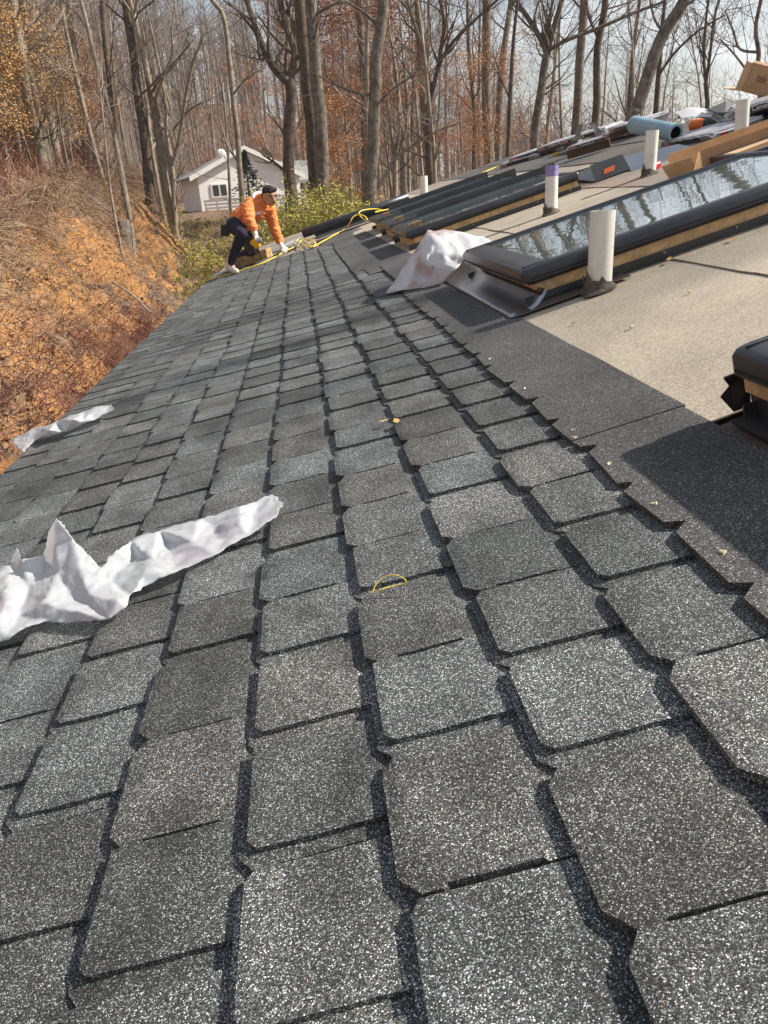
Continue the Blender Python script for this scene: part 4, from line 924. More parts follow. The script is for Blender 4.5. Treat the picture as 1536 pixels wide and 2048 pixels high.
PLAB = ['tall bare grey tree limbed high up', 'tall bare brown tree', 'very tall bare grey tree, long clean trunk', 'medium bare tree with pale bark', 'slight bare sapling with pale bark', 'medium brown bare tree branching low']
def where(px_, y): return ('on the hillside above the bank' if px_ < 350 else 'behind the white house' if px_ < 700 and y > 60 else 'beyond the roof end' if px_ < 1000 else 'beyond the roof ridge') + (', far back' if y > 80 else '')
def plant(parts, x, y, label, group, name='bare_tree', sc=1.0, rot=0.0, cat='tree', dz=-.1, lean=(0, 0)):
    M_ = Matrix.Translation((x, y, gzn(x, y) + dz)) @ Euler((lean[0], lean[1], rot)).to_matrix().to_4x4() @ Matrix.Scale(sc, 4)
    r = empty(name, label, cat, group, M_)
    for nm, me_ in parts: link(nm, me_, r)
    return r
rg = random.Random(77); cnt = 0; placed = []
while cnt < 225:
    y = rg.uniform(30, 112) if cnt > 60 else rg.uniform(24, 60)
    px_ = rg.uniform(-140, 1680); p = pix(px_, 380, y); x = p.x
    hx = (x - (-3.4)) if True else 0
    if 40 < y < 76 and -12.5 < x < 6: continue                      # the white house and its yard
    if y <= 40 and pix(350, 380, y).x < x < pix(720, 380, y).x: continue
    if y < 60 and px_ > 720 and rg.random() < .6: continue
    if 2 < x < 36 and 48 < y < 64: continue
    if y < 24 and px_ > 300: continue
    if any((x - a) ** 2 + (y - b_) ** 2 < 2.2 for a, b_ in placed): continue
    placed.append((x, y)); k = rg.choice((0, 1, 2, 3, 3, 4, 4, 5, 5)) if y < 60 else rg.choice((0, 1, 2, 3, 4, 5))
    if px_ > 1000 and rg.random() < .2: cnt += 1; continue
    if px_ > 1000: k = rg.choice((3, 4, 4, 5))
    if px_ < 420 and y < 55: k = rg.choice((3, 4, 4, 4))
    plant(PR[k], x, y, PLAB[k] + ' ' + where(px_, y), 'bare trees of the wood', sc=rg.uniform(.8, 1.15), rot=rg.uniform(0, 6.28), lean=(rg.gauss(0, .03), rg.gauss(0, .03))); cnt += 1
# trees across the ridge whose shadows streak the roof
for (x, y, k, s_, ro) in ((13.8, 3.4, 2, 1.1, 1.0), (15.4, 5.6, 3, 1.3, 2.0), (17.5, 4.4, 2, .85, .3), (20, 7.2, 1, 1.05, 4.4), (16, 9.5, 5, 1.0, 1.7), (13.6, -1.4, 3, 1.1, 5.0)):
    plant(PR[k], x, y, 'bare tree standing on the far side of the roof ridge', 'bare trees beyond the ridge', sc=s_, rot=ro)
for q in range(11):                                               # thin saplings along the bank
    y = rg.uniform(17, 33); p = pix(rg.uniform(-40, 340), 400, y)
    if gzn(p.x, y) < p.z - 2.5: continue
    plant(PR[4], p.x, y, 'thin pale sapling growing from the bank', 'saplings on the bank', 'sapling', sc=rg.uniform(.28, .55), rot=rg.uniform(0, 6.28), lean=(rg.gauss(0, .06), rg.gauss(0, .06)))
# beeches that keep their dry leaves
def beech(Y, x, y, Hpx, mt, label, seed, n=5200, size=.06, fork=26, low=.15, wd=.30):
    p = pix(x, y, Y); zg = gzn(p.x, p.y); H = max(3.0, (pix(x, Hpx, Y).z - zg)); pr = proto(seed, H, max(.04, H * .010), fork, 2, 3, (3, 4), mt, n, size, low, ll=wd)
    return plant(pr, p.x, p.y, label, 'young trees keeping dry leaves', 'young_beech', rot=seed)
beech(23, 15, 330, -40, LF_TAN, 'young beech with tan leaves beside the leaning pale trunk', 201, 15000, .040)
beech(27, 110, 340, 20, LF_TAN, 'young beech with thin tan leaves uphill of the leaning pale trunk', 202, 11000, .036)
beech(30, 175, 350, 90, LF_ORG, 'small beech with sparse russet leaves near the slender brown trunk', 203, 6000, .035)
beech(21, -60, 340, -60, LF_TAN, 'wide young beech with tan leaves reaching in over the bank', 204, 12000, .040)
beech(40, 700, 420, -60, LF_RUST, 'tall beech crowned with dense rust brown leaves', 205, 26000, .055, 40, .35, .34)
beech(44, 790, 420, 40, LF_RUST, 'rust leaved beech behind the cluster of pale stems', 206, 13000, .055, 30, .25)
beech(36, 690, 430, 215, LF_ORG, 'small orange leaved beech low beside the thick straight trunks', 207, 6000, .045, 24, .1)
beech(33, 985, 360, 130, LF_ORG, 'orange leaved beech at the far end of the shingle bundles', 208, 8000, .042, 26, .1)
beech(50, 920, 420, 120, LF_RUST, 'thin rust leaved beech far back in the wood', 209, 6500, .05, 26, .2)
beech(48, 655, 420, 120, LF_ORG, 'orange brown beech far back beyond the paired trunks', 210, 6500, .05, 26, .2)
for q, (yy, xx, hp, mt_, lab) in enumerate(((64, 560, 150, LF_RUST, 'rust leaved beech just behind the dark forked tree'), (72, 830, 190, LF_ORG, 'low orange brown beech deep behind the short vent pipe'), (66, 940, 170, LF_RUST, 'ragged rust leaved beech far behind the bundle pile'), (78, 440, 200, LF_RUST, 'rust tinged beech behind the ridge of the white house'))):
    beech(yy, xx, 420, hp, mt_, lab, 230 + q, 5200, .06, 26, .15)
us_ = MB(); rg = random.Random(15)
for k in range(2200):
    y = rg.uniform(63, 125); x = pix(rg.uniform(-200, 1700), 380, y).x
    if y < 70 and -12 < x < 5: continue
    z = gz(x, y); H = rg.uniform(2.5, 9) * (.6 if x > 12 else 1); r_ = .018 + .006 * H; b_ = Vector((x, y, z)); t_ = b_ + Vector((rg.gauss(0, .4), rg.gauss(0, .3), H)); us_.tube([b_, b_.lerp(t_, .55) + Vector((rg.gauss(0, .15), 0, 0)), t_], [r_, r_ * .7, .01], 3, cap=False)
    for q in range(8):
        s_ = b_.lerp(t_, rg.uniform(.15, .95)); us_.tube([s_, s_ + Vector((rg.gauss(0, .6), rg.gauss(0, .4), rg.uniform(.1, 1.0))) * (.4 + .1 * H)], [.02, .008], 3, cap=False)
tag(us_.build('undergrowth', TW2), 'thicket of thin bare stems between the trunks of the wood', 'undergrowth', kind='stuff')
# the wood beyond, one mass
fw = MB(); ft = MB(); rg = random.Random(5)
for k in range(800):
    y = rg.uniform(105, 230); p = pix(rg.uniform(-220, 1760), 380, y); x = p.x; z = gz(x, y); H = rg.uniform(13, 21) * (0.72 if x > 12 else 1); r_ = rg.uniform(.12, .28)
    b_ = Vector((x, y, z)); t_ = b_ + Vector((rg.gauss(0, .6), 0, H)); fw.tube([b_, b_.lerp(t_, .5) + Vector((rg.gauss(0, .3), 0, 0)), t_], [r_, r_ * .7, r_ * .15], 4, cap=False)
    for q in range(26):
        s_ = b_.lerp(t_, rg.uniform(.25, .98)); dd = Vector((rg.gauss(0, 1), rg.gauss(0, .6), rg.uniform(.2, 1.4))).normalized() * H * rg.uniform(.08, .22); md = s_ + dd * .5 + Vector((rg.gauss(0, .3), 0, .2))
        ft.tube([s_, md, s_ + dd], [.05, .035, .015], 3, cap=False)
        for e in range(3): f_ = md.lerp(s_ + dd, rg.random()); ft.tube([f_, f_ + Vector((rg.gauss(0, .7), rg.gauss(0, .4), rg.uniform(.1, 1.1)))], [.028, .012], 3, cap=False)
b0 = len(fw.v); fw.v += ft.v; fw.f += [tuple(b0 + i for i in f) for f in ft.f]
tag(fw.build('far_wood', TW2), 'grey brown mass of bare woodland far behind the house', 'wood', kind='stuff')

# ------------------------------------------------------------------ bank: brush, litter, stones, grass
rg = random.Random(21)
def on_bank():
    y = 4 + 42 * rg.random() ** 1.4; x = -3.0 - 10 * rg.random() ** 1.3 * (0.5 + y / 40); return x, y
lv = MB()
for _ in range(60000):
    x, y = on_bank(); z = gzn(x, y) + rg.uniform(.005, .05); s = rg.uniform(.022, .045)
    a = Vector((rg.gauss(0, 1), rg.gauss(0, 1), rg.gauss(0, .45))).normalized() * s; c = a.orthogonal().normalized(); c.rotate(Matrix.Rotation(rg.uniform(-.9, .9), 3, a.normalized())); c *= s * .5
    i = len(lv.v); p = Vector((x, y, z)); lv.v += [p - a, p + c, p + a, p - c]; lv.f.append((i, i + 1, i + 2, i + 3))
LIT = mat('fallen leaves', (.10, .055, .034), .85, 0, .2, col2=(.40, .275, .175), vscale=14, lo=.34, hi=.66, coords='World')
tag(lv.build('leaf_litter', LIT), 'carpet of fallen brown leaves on the bank', 'leaves', kind='stuff')
def brush(n, area, mt, label, rmul=1.0, lmin=.35, lmax=1.2, droop=-.2):
    br = MB()
    for _ in range(n):
        x, y = area(); z = gzn(x, y)
        ln = rg.uniform(lmin, lmax); d = Vector((rg.gauss(.25, .55), rg.gauss(-.1, .5), rg.uniform(.35, 1.2))).normalized(); pts = [Vector((x, y, z - .03))]
        for k in range(4): d = (d + Vector((rg.gauss(.05, .28), rg.gauss(0, .28), rg.gauss(droop, .2)))).normalized(); pts.append(pts[-1] + d * ln / 4)
        br.tube(pts, [.009 * rmul, .008 * rmul, .007 * rmul, .006 * rmul, .003], 3, cap=False)
        for k in range(2): q = pts[rg.randrange(1, 4)]; br.tube([q, q + Vector((rg.gauss(0, .2), rg.gauss(0, .2), rg.uniform(0, .3)))], [.006 * rmul, .003], 3, cap=False)
    tag(br.build('dry_brush', mt), label, 'brush', kind='stuff')
def xtoe(y): return -3.5 - .035 * min(max(y - 10, 0), 25)
def crest(): y = 7 + 27 * rg.random() ** 1.1; return xtoe(y) - rg.gauss(2.3, .35), y
def slope(): y = 9 + 30 * rg.random(); return xtoe(y) - rg.uniform(2.3, 6.5), y
def lower(): y = 6 + 12 * rg.random(); return xtoe(y) - rg.gauss(.25, .5), y
def face(): y = 9 + 22 * rg.random(); return xtoe(y) - rg.uniform(.5, 2.2), y
BR_T = mat('tan dry stems', (.20, .13, .085), .9, 0, .2, col2=(.46, .34, .23), vscale=1.6, lo=.35, hi=.65, coords='World')
BR_R = mat('reddish brambles', (.13, .052, .040), .9, 0, .2, col2=(.33, .165, .12), vscale=1.2, lo=.35, hi=.7, coords='World')
brush(3600, crest, BR_T, 'tangle of pale dry stems hanging over the top of the cut bank', 1.0, .4, 1.3, -.32)
brush(7500, slope, BR_R, 'reddish brambles on the slope around the stump', .9, .4, 1.1)
brush(1500, lower, BR_R, 'dark brambles at the foot of the bank beside the eave', .8, .25, .7)
brush(1100, face, BR_T, 'scattered pale stems and roots on the orange earth face', .9, .2, .7, -.4)
sn = MB()
def clod(mb, p, s):
    i = len(mb.v); q = [Vector((rg.gauss(0, .15) + a, rg.gauss(0, .15) + b, rg.gauss(0, .12) + c)) * s for a, b, c in ((1, 0, 0), (-1, 0, 0), (0, 1, 0), (0, -1, 0), (0, 0, .7), (0, 0, -.7))]
    mb.v += [p + v for v in q]; mb.f += [tuple(i + k for k in t) for t in ((0, 2, 4), (2, 1, 4), (1, 3, 4), (3, 0, 4), (2, 0, 5), (1, 2, 5), (3, 1, 5), (0, 3, 5))]
for _ in range(4200):
    y = 5 + 22 * rg.random() ** 1.3; x = rg.uniform(-6.4, -3.3) - .03 * y; clod(sn, Vector((x, y, gzn(x, y) + .01)), rg.choice((.015, .02, .025, .03, .04, .06)))
tag(sn.build('clods', mat('orange clods', (.20, .085, .03), .95, 0, .1, col2=(.46, .25, .10), vscale=5, lo=.36, hi=.66, coords='World')), 'loose orange clods and stones on the cut bank', 'earth', kind='stuff')
# roots and fallen branches on the bank
for (pts, w_, lab) in (([(225, 565, 17), (265, 590, 16.6), (300, 625, 16.2)], .022, 'pale fallen branch lying below the brush'), ([(190, 480, 22), (215, 560, 21), (235, 590, 20.6)], .02, 'crooked grey branch sticking out of the brush')):
    P_ = []
    for x, y, Y in pts:
        p = pix(x, y, Y); P_.append(Vector((p.x, p.y, max(p.z, gzn(p.x, p.y) + .02))))
    m = MB(); m.tube(smooth_path(P_, 4), w_, 6); tag(m.build('branch', BK[2], None, smooth=True), lab, 'branch')
def grass(n, area, hmin, hmax, wdt, mt, lean=.35):
    m = MB()
    for _ in range(n):
        x, y = area(); z = gzn(x, y); h = rg.uniform(hmin, hmax); d = Vector((rg.gauss(0, lean), rg.gauss(0, lean), 1)).normalized() * h; s = Vector((rg.gauss(0, 1), rg.gauss(0, 1), 0)).normalized() * wdt
        p = Vector((x, y, z - .02)); i = len(m.v); e = p + d + Vector((rg.gauss(0, .15), rg.gauss(0, .15), -.1 * h)); q = p + d * .55
        m.v += [p - s * .5, p + s * .5, q + s * .5, e, q - s * .5]; m.f.append((i, i + 1, i + 2, i + 3, i + 4))
    return m
def verge():
    while True:
        y = rg.uniform(17, 46); p0 = pix(rg.uniform(330, 470), 440, y); x = p0.x
        if gzn(x, y) < p0.z + 1.5: return x, y
tag(grass(5200, verge, .08, .30, .018, LF_GRN).build('long_grass', LF_GRN), 'yellow green grass along the foot of the bank', 'grass', kind='stuff')
def bamboo(x, y, h, n, spread, label, lf=1500):
    r = empty('bamboo_clump', label, 'bamboo', 'bamboo behind the roof end', Matrix.Translation((x, y, gzn(x, y)))); cm = MB(); lm = MB()
    for _ in range(n):
        b_ = Vector((rg.gauss(0, spread), rg.gauss(0, spread * .7), -.1)); hh = h * rg.uniform(.65, 1.08); pts = [b_]; d = Vector((rg.gauss(0, .1), rg.gauss(0, .1), 1))
        for k in range(5): d = (d + Vector((rg.gauss(0, .05), rg.gauss(0, .05), 0))).normalized(); pts.append(pts[-1] + d * hh / 5)
        cm.tube(pts, [.014, .012, .010, .008, .006, .003], 4, cap=False)
        for q in range(lf // n):
            t = rg.uniform(.3, 1); i = min(4, int(t * 5)); p = pts[i].lerp(pts[i + 1], t * 5 - i) + Vector((rg.gauss(0, .16), rg.gauss(0, .16), rg.gauss(0, .12)))
            a = Vector((rg.gauss(0, 1), rg.gauss(0, 1), rg.gauss(-.2, .8))).normalized() * rg.uniform(.07, .13); c = a.orthogonal().normalized() * .016; c.rotate(Matrix.Rotation(rg.uniform(0, 6), 3, a.normalized()))
            j = len(lm.v); lm.v += [p - a * .3, p + c, p + a, p - c]; lm.f.append((j, j + 1, j + 2, j + 3))
    cm.build('canes', mat('bamboo cane', (.34, .33, .10), .6), r); lm.build('leaves', LF_GRN, r)
for (px_, top, Y, n, sp, lf, lab) in ((560, 385, 21.5, 22, .45, 2600, 'bamboo clump right behind the worker'), (600, 350, 23, 24, .45, 3000, 'tall bamboo clump before the white railing'), (640, 375, 21, 26, .5, 3000, 'bamboo clump at the foot of the paired trunks'), (690, 372, 22, 26, .5, 3000, 'bamboo clump filling in beyond the hose knot'), (665, 365, 25, 22, .5, 2600, 'bamboo clump behind the paired trunks'), (715, 395, 21, 14, .35, 1500, 'low thin bamboo clump by the thick ridged trunk'), (330, 400, 34, 12, .5, 900, 'bamboo clump growing on the bank foot beside the forked sapling'), (400, 475, 24, 10, .4, 600, 'low bamboo clump at the edge of the grassy ditch')):
    p = pix(px_, 430, Y); h = max(.8, pix(px_, top, Y).z - gzn(p.x, Y)); bamboo(p.x, Y, h, n, sp, lab, lf)
# stump on the bank
p = pix(240, 462, 24.0); zg = gzn(p.x, p.y); m = MB(); n = 16; rs = random.Random(3)
hts = [0, .2, .5, .8, .95]
for l_, hh in enumerate(hts):
    for k in range(n):
        th = 6.283 * k / n; rr_ = .30 * (1.25 - .25 * min(1, hh * 3)) * (1 + .10 * math.sin(5 * th) + .05 * noise.noise(Vector((k, hh * 2, 0)))); m.v.append(Vector((math.cos(th) * rr_, math.sin(th) * rr_, hh + (.10 * noise.noise(Vector((k * .5, 9, 0))) if l_ == 4 else 0) - .1)))
for l_ in range(4):
    for k in range(n): k2 = (k + 1) % n; m.f.append((l_ * n + k, l_ * n + k2, (l_ + 1) * n + k2, (l_ + 1) * n + k))
m.f.append(tuple(4 * n + k for k in range(n)))
tag(m.build('tree_stump', BK[0], None, mtx=Matrix.Translation((p.x, p.y, zg))), 'weathered grey tree stump among brambles on the bank', 'stump')

# ------------------------------------------------------------------ the white house in the trees
HY = 58.0
HC = Vector((-3.3, HY, 0)); wh = empty('white_house', 'white gabled house among the trees behind the worker', 'house', mtx=Matrix.Translation(HC) @ Matrix.Rotation(rad(15), 4, 'Z') @ Matrix.Translation((3.3, 0, 0)))
MSID = mat('white siding', (.80, .79, .77), .7, var=.06, vscale=1.5); MTRM = mat('white trim', (.80, .79, .76), .6); MROOF = mat('grey roof', (.23, .23, .225), .9, var=.15, vscale=2); MPAN = mat('window glass dark', (.05, .055, .06), .1, 0, .8); MBRK = mat('brown brick', (.20, .115, .07), .9, var=.25, vscale=6); MCUR = mat('grey curtain', (.25, .25, .26), .8)
def W(x, y): p = pix(x, y, HY); return p.x, p.z
xl, zl = W(378, 360); xp, zp = W(487, 297); xr, zr = W(612, 352); zb = gz(-3, HY) - 1.0; wl = W(398, 380)[0]; wr = xr - .35; zbw = min(zb, W(400, 420)[1] - 1.2)
m = MB(); pl = [(wl, zbw), (wr, zbw), (wr, zr + .05), (xp, zp - .12), (wl, zl + .1)]; n = 5
for k in (0, 9.0): m.v += [Vector((x, k, z)) for x, z in pl]
m.f += [tuple(range(n)), tuple(range(2 * n - 1, n - 1, -1))] + [((i + 1) % n, i, n + i, n + (i + 1) % n) for i in range(n)]; m.build('wall', MSID, wh)
for (xa, za, xb, zb2) in ((xl, zl, xp, zp), (xr, zr, xp, zp)):
    m = MB(); t_ = .16
    for k in (-.25, 9.4): m.v += [Vector((xa, k, za)), Vector((xb, k, zb2)), Vector((xb, k, zb2 + t_)), Vector((xa, k, za + t_))]
    m.f += [(0, 1, 2, 3), (7, 6, 5, 4), (0, 4, 5, 1), (1, 5, 6, 2), (2, 6, 7, 3), (3, 7, 4, 0)]; rf = m.build('roof', MROOF, wh)
    m = MB()
    m.v += [Vector((xa, k, za - .14)) for k in (-.26, -.30)] + [Vector((xb, k, zb2 - .12)) for k in (-.26, -.30)] + [Vector((xb, k, zb2 + t_ + .02)) for k in (-.26, -.30)] + [Vector((xa, k, za + t_ + .02)) for k in (-.26, -.30)]
    m.f += [(0, 2, 4, 6), (1, 7, 5, 3), (0, 1, 3, 2), (2, 3, 5, 4), (4, 5, 7, 6), (6, 7, 1, 0)]; m.build('fascia', MTRM, rf)
x0, z0 = W(424, 396); x1, z1 = W(453, 366)
m = MB(); m.box(x0, x1, -.07, .01, z0, z1); wn = m.build('window', MTRM, wh)
for a, b_ in ((.10, .46), (.56, .92)):
    m = MB(); m.box(x0 + (x1 - x0) * a, x0 + (x1 - x0) * b_, -.085, -.065, z0 + .1, z1 - .1); m.build('pane', MPAN, wn)
# wing on the right, brown wall set back
xw0, zw0 = W(600, 352); xw1, zw1 = W(640, 312); x2, z2 = W(616, 356)
xq = W(625, 350)[0]
m = MB(); m.box(wr + .003, wr + 2.1, 2.5, 8.5, zbw, z2 - .02); m.build('wall', MBRK, wh)
m = MB()
for xx in (wr - 3.2, wr + 2.5): m.v += [Vector((xx, 1.9, z2 - .02)), Vector((xx, 5.5, z2 + 1.45)), Vector((xx, 9.1, z2 - .02)), Vector((xx, 9.1, z2 - .17)), Vector((xx, 1.9, z2 - .17))]
m.f += [(0, 1, 6, 5), (1, 2, 7, 6), (0, 4, 3, 2, 1), (5, 6, 7, 8, 9), (0, 5, 9, 4), (2, 3, 8, 7), (4, 9, 8, 3)]; m.build('roof', MROOF, wh)
x0, z0 = W(600, 381); x1, z1 = W(613, 361); m = MB(); m.box(wr + .55, wr + 1.15, 2.41, 2.51, z0, z1); wn = m.build('window', MTRM, wh); m = MB(); m.box(wr + .64, wr + 1.06, 2.39, 2.42, z0 + .1, z1 - .1); m.build('pane', MPAN, wn)
cx, cz = W(524, 303); m = MB(); m.box(cx - .7, cx + .7, 4.6, 5.6, cz - 1.4, cz + .35); ch = m.build('chimney', mat('red brick', (.22, .10, .07), .9, var=.2, vscale=7), wh); m = MB(); m.box(cx - .8, cx + .8, 4.5, 5.7, cz + .35, cz + .45); m.build('cap', MROOF, ch)
dx, dz_ = W(441, 309); m = MB(); m.ball((dx, -.2, dz_), .32, 14, 8, (1, .3, 1)); ds = m.build('satellite_dish', MTRM, wh, smooth=True); m = MB(); m.tube([(dx, -.1, dz_), (dx + .1, 0, dz_ - .6)], .03, 6); m.build('mast', MSTEEL, ds)
dz2 = W(430, 415)[1]
for (xa, xb) in ((W(418, 410)[0], W(484, 410)[0]), (W(548, 410)[0], W(612, 410)[0])):        # deck railing: posts and boards
    rl = empty('deck_railing', 'white board railing before the white house ' + ('under its double window' if xa < W(500, 400)[0] else 'before its brown wing'), 'railing', 'railings of the white house', Matrix.Translation((xa, HY - 2.0, 0)))
    nP = 4
    for k in range(nP):
        x = (xb - xa) * k / (nP - 1); m = MB(); m.box(x - .06, x + .06, -.06, .06, zbw, W(440, 399)[1]); m.build('post', MTRM, rl)
    for k, yy in enumerate((400, 407, 414)):
        zc = W(450, yy)[1]; m = MB(); m.box(-.1, xb - xa + .1, -.10, -.062, zc - .09, zc + .07); m.build('board', MTRM, rl)
# dark evergreen in front of the gable
p = pix(500, 400, 52); zg = gz(p.x, p.y); H = pix(496, 300, 52).z - zg; r_ = empty('evergreen_tree', 'small dark evergreen before the white gable', 'tree', mtx=Matrix.Translation((p.x, 52, zg)))
m = MB(); m.tube([(0, 0, -.1), (0, 0, H)], [.12, .02], 8); m.build('trunk', BK[1], r_); m = MB(); rs = random.Random(2)
for _ in range(1300):
    t = rs.random() ** .8; th = rs.uniform(0, 6.28); R_ = (1 - t) * 1.45 * (0.35 + .65 * abs(math.sin(t * 13 + 2 * math.sin(th)))) * (0.5 + .7 * abs(math.sin(th * 1.5 + t * 4))) + .05; rr_ = R_ * rs.random() ** .4
    c = Vector((math.cos(th) * rr_, math.sin(th) * rr_, .25 * H + t * .75 * H - .15 * rr_)); a = Vector((math.cos(th), math.sin(th), rs.gauss(-.2, .4))).normalized() * rs.uniform(.08, .2); b_ = a.orthogonal().normalized() * .035; b_.rotate(Matrix.Rotation(rs.uniform(0, 6), 3, a.normalized())); i = len(m.v); m.v += [c - a, c + b_, c + a, c - b_]; m.f.append((i, i + 1, i + 2, i + 3))
m.build('needles', LF_DRK, r_)

# ------------------------------------------------------------------ the worker
u0_, v0_ = onroof(466, 543); Y0 = u0_
def zp(zx, zy, dY=0.0): return pix(420 + zx / 7.68, 340 + zy / 7.68, Y0 + dY)
def zr(zx, zy, h=0.0): return pixroof(420 + zx / 7.68, 340 + zy / 7.68, h)
MHOOD = mat('orange hoodie cloth', (.74, .22, .075), .9, 0, .2, var=.14, vscale=9, bump=.35, bscale=11, coords='World')
MPANT = mat('dark navy trousers', (.022, .022, .04), .85, 0, .2, var=.3, vscale=10, bump=.3, bscale=14, coords='World')
MSKIN = mat('skin', (.42, .22, .135), .55, 0, .35, var=.1, vscale=20)
MHAIR = mat('black hair', (.012, .010, .009), .7, bump=.5, bscale=120)
MGLOV = mat('cream work gloves', (.74, .66, .55), .85, var=.12, vscale=30)
MSHOE = mat('off white shoes', (.62, .56, .52), .7, var=.15, vscale=20)
MHLIN = mat('pale hood lining', (.62, .66, .72), .85, bump=.3, bscale=20)
MLEA = mat('black pouch leather', (.02, .018, .016), .5)
MFOAM = mat('tan foam', (.36, .235, .10), .95, var=.3, vscale=14, bump=.8, bscale=30)
MEYE = mat('dark eye', (.02, .015, .012), .25)
wk = empty('person', 'worker in orange hoodie and dark trousers kneeling on the roof with a nail gun', 'person', mtx=Matrix.Translation(RP(u0_, v0_, 0)))
WI = Matrix.Translation(-RP(u0_, v0_, 0))
def solid(name, caps, mt, voxel=.014, sm=6, extra=None, inflate=0.0):
    m = MB()
    for (a, ra, b_, rb) in caps: m.capsule(a, ra + inflate, b_, rb + inflate)
    if extra: extra(m)
    o = link(name, m.mesh(name, mt), wk, WI)
    md = o.modifiers.new('r', 'REMESH'); md.mode = 'VOXEL'; md.voxel_size = voxel; md.use_smooth_shade = True
    s = o.modifiers.new('s', 'SMOOTH'); s.iterations = sm; s.factor = .5
    bake(o); 
    if not o.data.materials: o.data.materials.append(mt)
    return o
pel = zp(425, 850, .05); wai = zp(500, 745, .02); che = zp(680, 600, .0); nkb = zp(775, 500, -.02)
rsh = zp(600, 585, -.20); rel = zp(598, 770, -.34); rwr = zp(680, 905, -.40); rhd = zp(700, 1005, -.42)
lsh = zp(905, 590, .06); lel = zp(975, 850, .10); lwr = zp(1085, 1125, .02)
lhand = zr(1128, 1215, .075)
rhip = zp(375, 850, -.10); rkn = zp(490, 985, -.44); ran = zp(330, 1405, -.10); 
lhip = zp(480, 870, .16); lkn = zp(650, 1235, .12); lan = zp(470, 1330, .48)
hd = zp(915, 395, -.16); jaw = zp(925, 480, -.19); nk = zp(850, 470, -.08)
fwdv = Vector((.50, -.82, -.28)).normalized(); rgt = fwdv.cross(Vector((0, 0, 1))).normalized(); upf = rgt.cross(fwdv)   # head axes
heel = RP(u0_, v0_, 0)
toe = zr(405, 1555, .03); hee = zr(270, 1500, .05); 
def hand_caps(wr, palm, dirv, side, curl, nrm):
    """palm plus five separate fingers"""
    caps = [(wr, .030, palm, .036)]; s = dirv.cross(nrm).normalized() * side
    for k, (o_, l1, l2) in enumerate(((-.030, .036, .030), (-.010, .042, .034), (.010, .040, .033), (.029, .033, .026))):
        a = palm + s * o_ + dirv * .028; b_ = a + dirv * l1 + nrm * curl * .4 * l1; c = b_ + (dirv * (1 - curl) + nrm * curl).normalized() * l2
        caps += [(a, .0115, b_, .0110), (b_, .0110, c, .0095)]
    a = palm - s * .030 - dirv * .01; b_ = a - s * .030 + dirv * .026 + nrm * .012; c = b_ + dirv * .030 + nrm * .012
    return caps + [(a, .0125, b_, .012), (b_, .012, c, .0105)]
rdir = (rhd - rwr).normalized(); ldir = (lhand - lwr).normalized()
rn = Vector((.5, -.2, -.2)).normalized(); rn = (rn - rdir * rn.dot(rdir)).normalized(); ln_ = Vector((.3, -.1, -1)); ln_ = (ln_ - ldir * ln_.dot(ldir)).normalized()
rfing = hand_caps(rwr, rhd, rdir, 1, .75, rn); lfing = hand_caps(lwr, lhand - ldir * .02, ldir, -1, .45, ln_)
torso = [(pel, .150, wai, .150), (wai, .150, che, .175), (che, .170, nkb, .12), (rsh, .085, che, .14), (lsh, .085, che, .14)]
arms = [(rsh, .075, rel, .056), (rel, .056, rwr, .036), (lsh, .075, lel, .056), (lel, .056, lwr, .036)]
legs = [(pel, .15, rhip, .115), (pel, .15, lhip, .115), (rhip, .108, rkn, .072), (rkn, .072, ran, .046), (lhip, .108, lkn, .072), (lkn, .070, lan, .046)]
def headshape(m):
    R_ = Matrix((rgt, fwdv, upf)).transposed()
    m.ball(hd, .128, 20, 14, (.80, .95, 1.05), R_); m.ball(jaw + fwdv * .012, .085, 16, 10, (.82, .85, .85), R_)
    m.capsule(hd + fwdv * .118 + upf * .012, .012, hd + fwdv * .150 - upf * .040, .019)      # nose
    m.capsule(hd + fwdv * .105 + upf * .034 - rgt * .05, .014, hd + fwdv * .105 + upf * .034 + rgt * .05, .014)   # brow
    m.capsule(hd + fwdv * .108 - upf * .088 - rgt * .022, .011, hd + fwdv * .108 - upf * .088 + rgt * .022, .011)  # lips
    for s in (-1, 1): m.ball(hd + rgt * s * .104 - upf * .01, .03, 10, 8, (.35, .8, 1.1), R_)
body = solid('body', [(a, ra * .86, b_, rb * .86) for a, ra, b_, rb in torso + arms + legs] + [(nkb, .07, nk, .062), (nk, .062, hd, .07)] + [(a, ra * .8, b_, rb * .8) for a, ra, b_, rb in rfing + lfing] + [(ran, .035, hee, .03), (hee, .03, toe, .025)], MSKIN, .011, 3, headshape)
cuff = lambda a, b_, t: a.lerp(b_, t)
hood = solid('hoodie', torso + [(rsh, .092, rel, .074), (rel, .074, cuff(rel, rwr, .86), .055), (lsh, .090, lel, .070), (lel, .070, cuff(lel, lwr, .9), .054), (pel.lerp(wai, .35), .165, wai, .165)], MHOOD, .014, 4, inflate=.006)
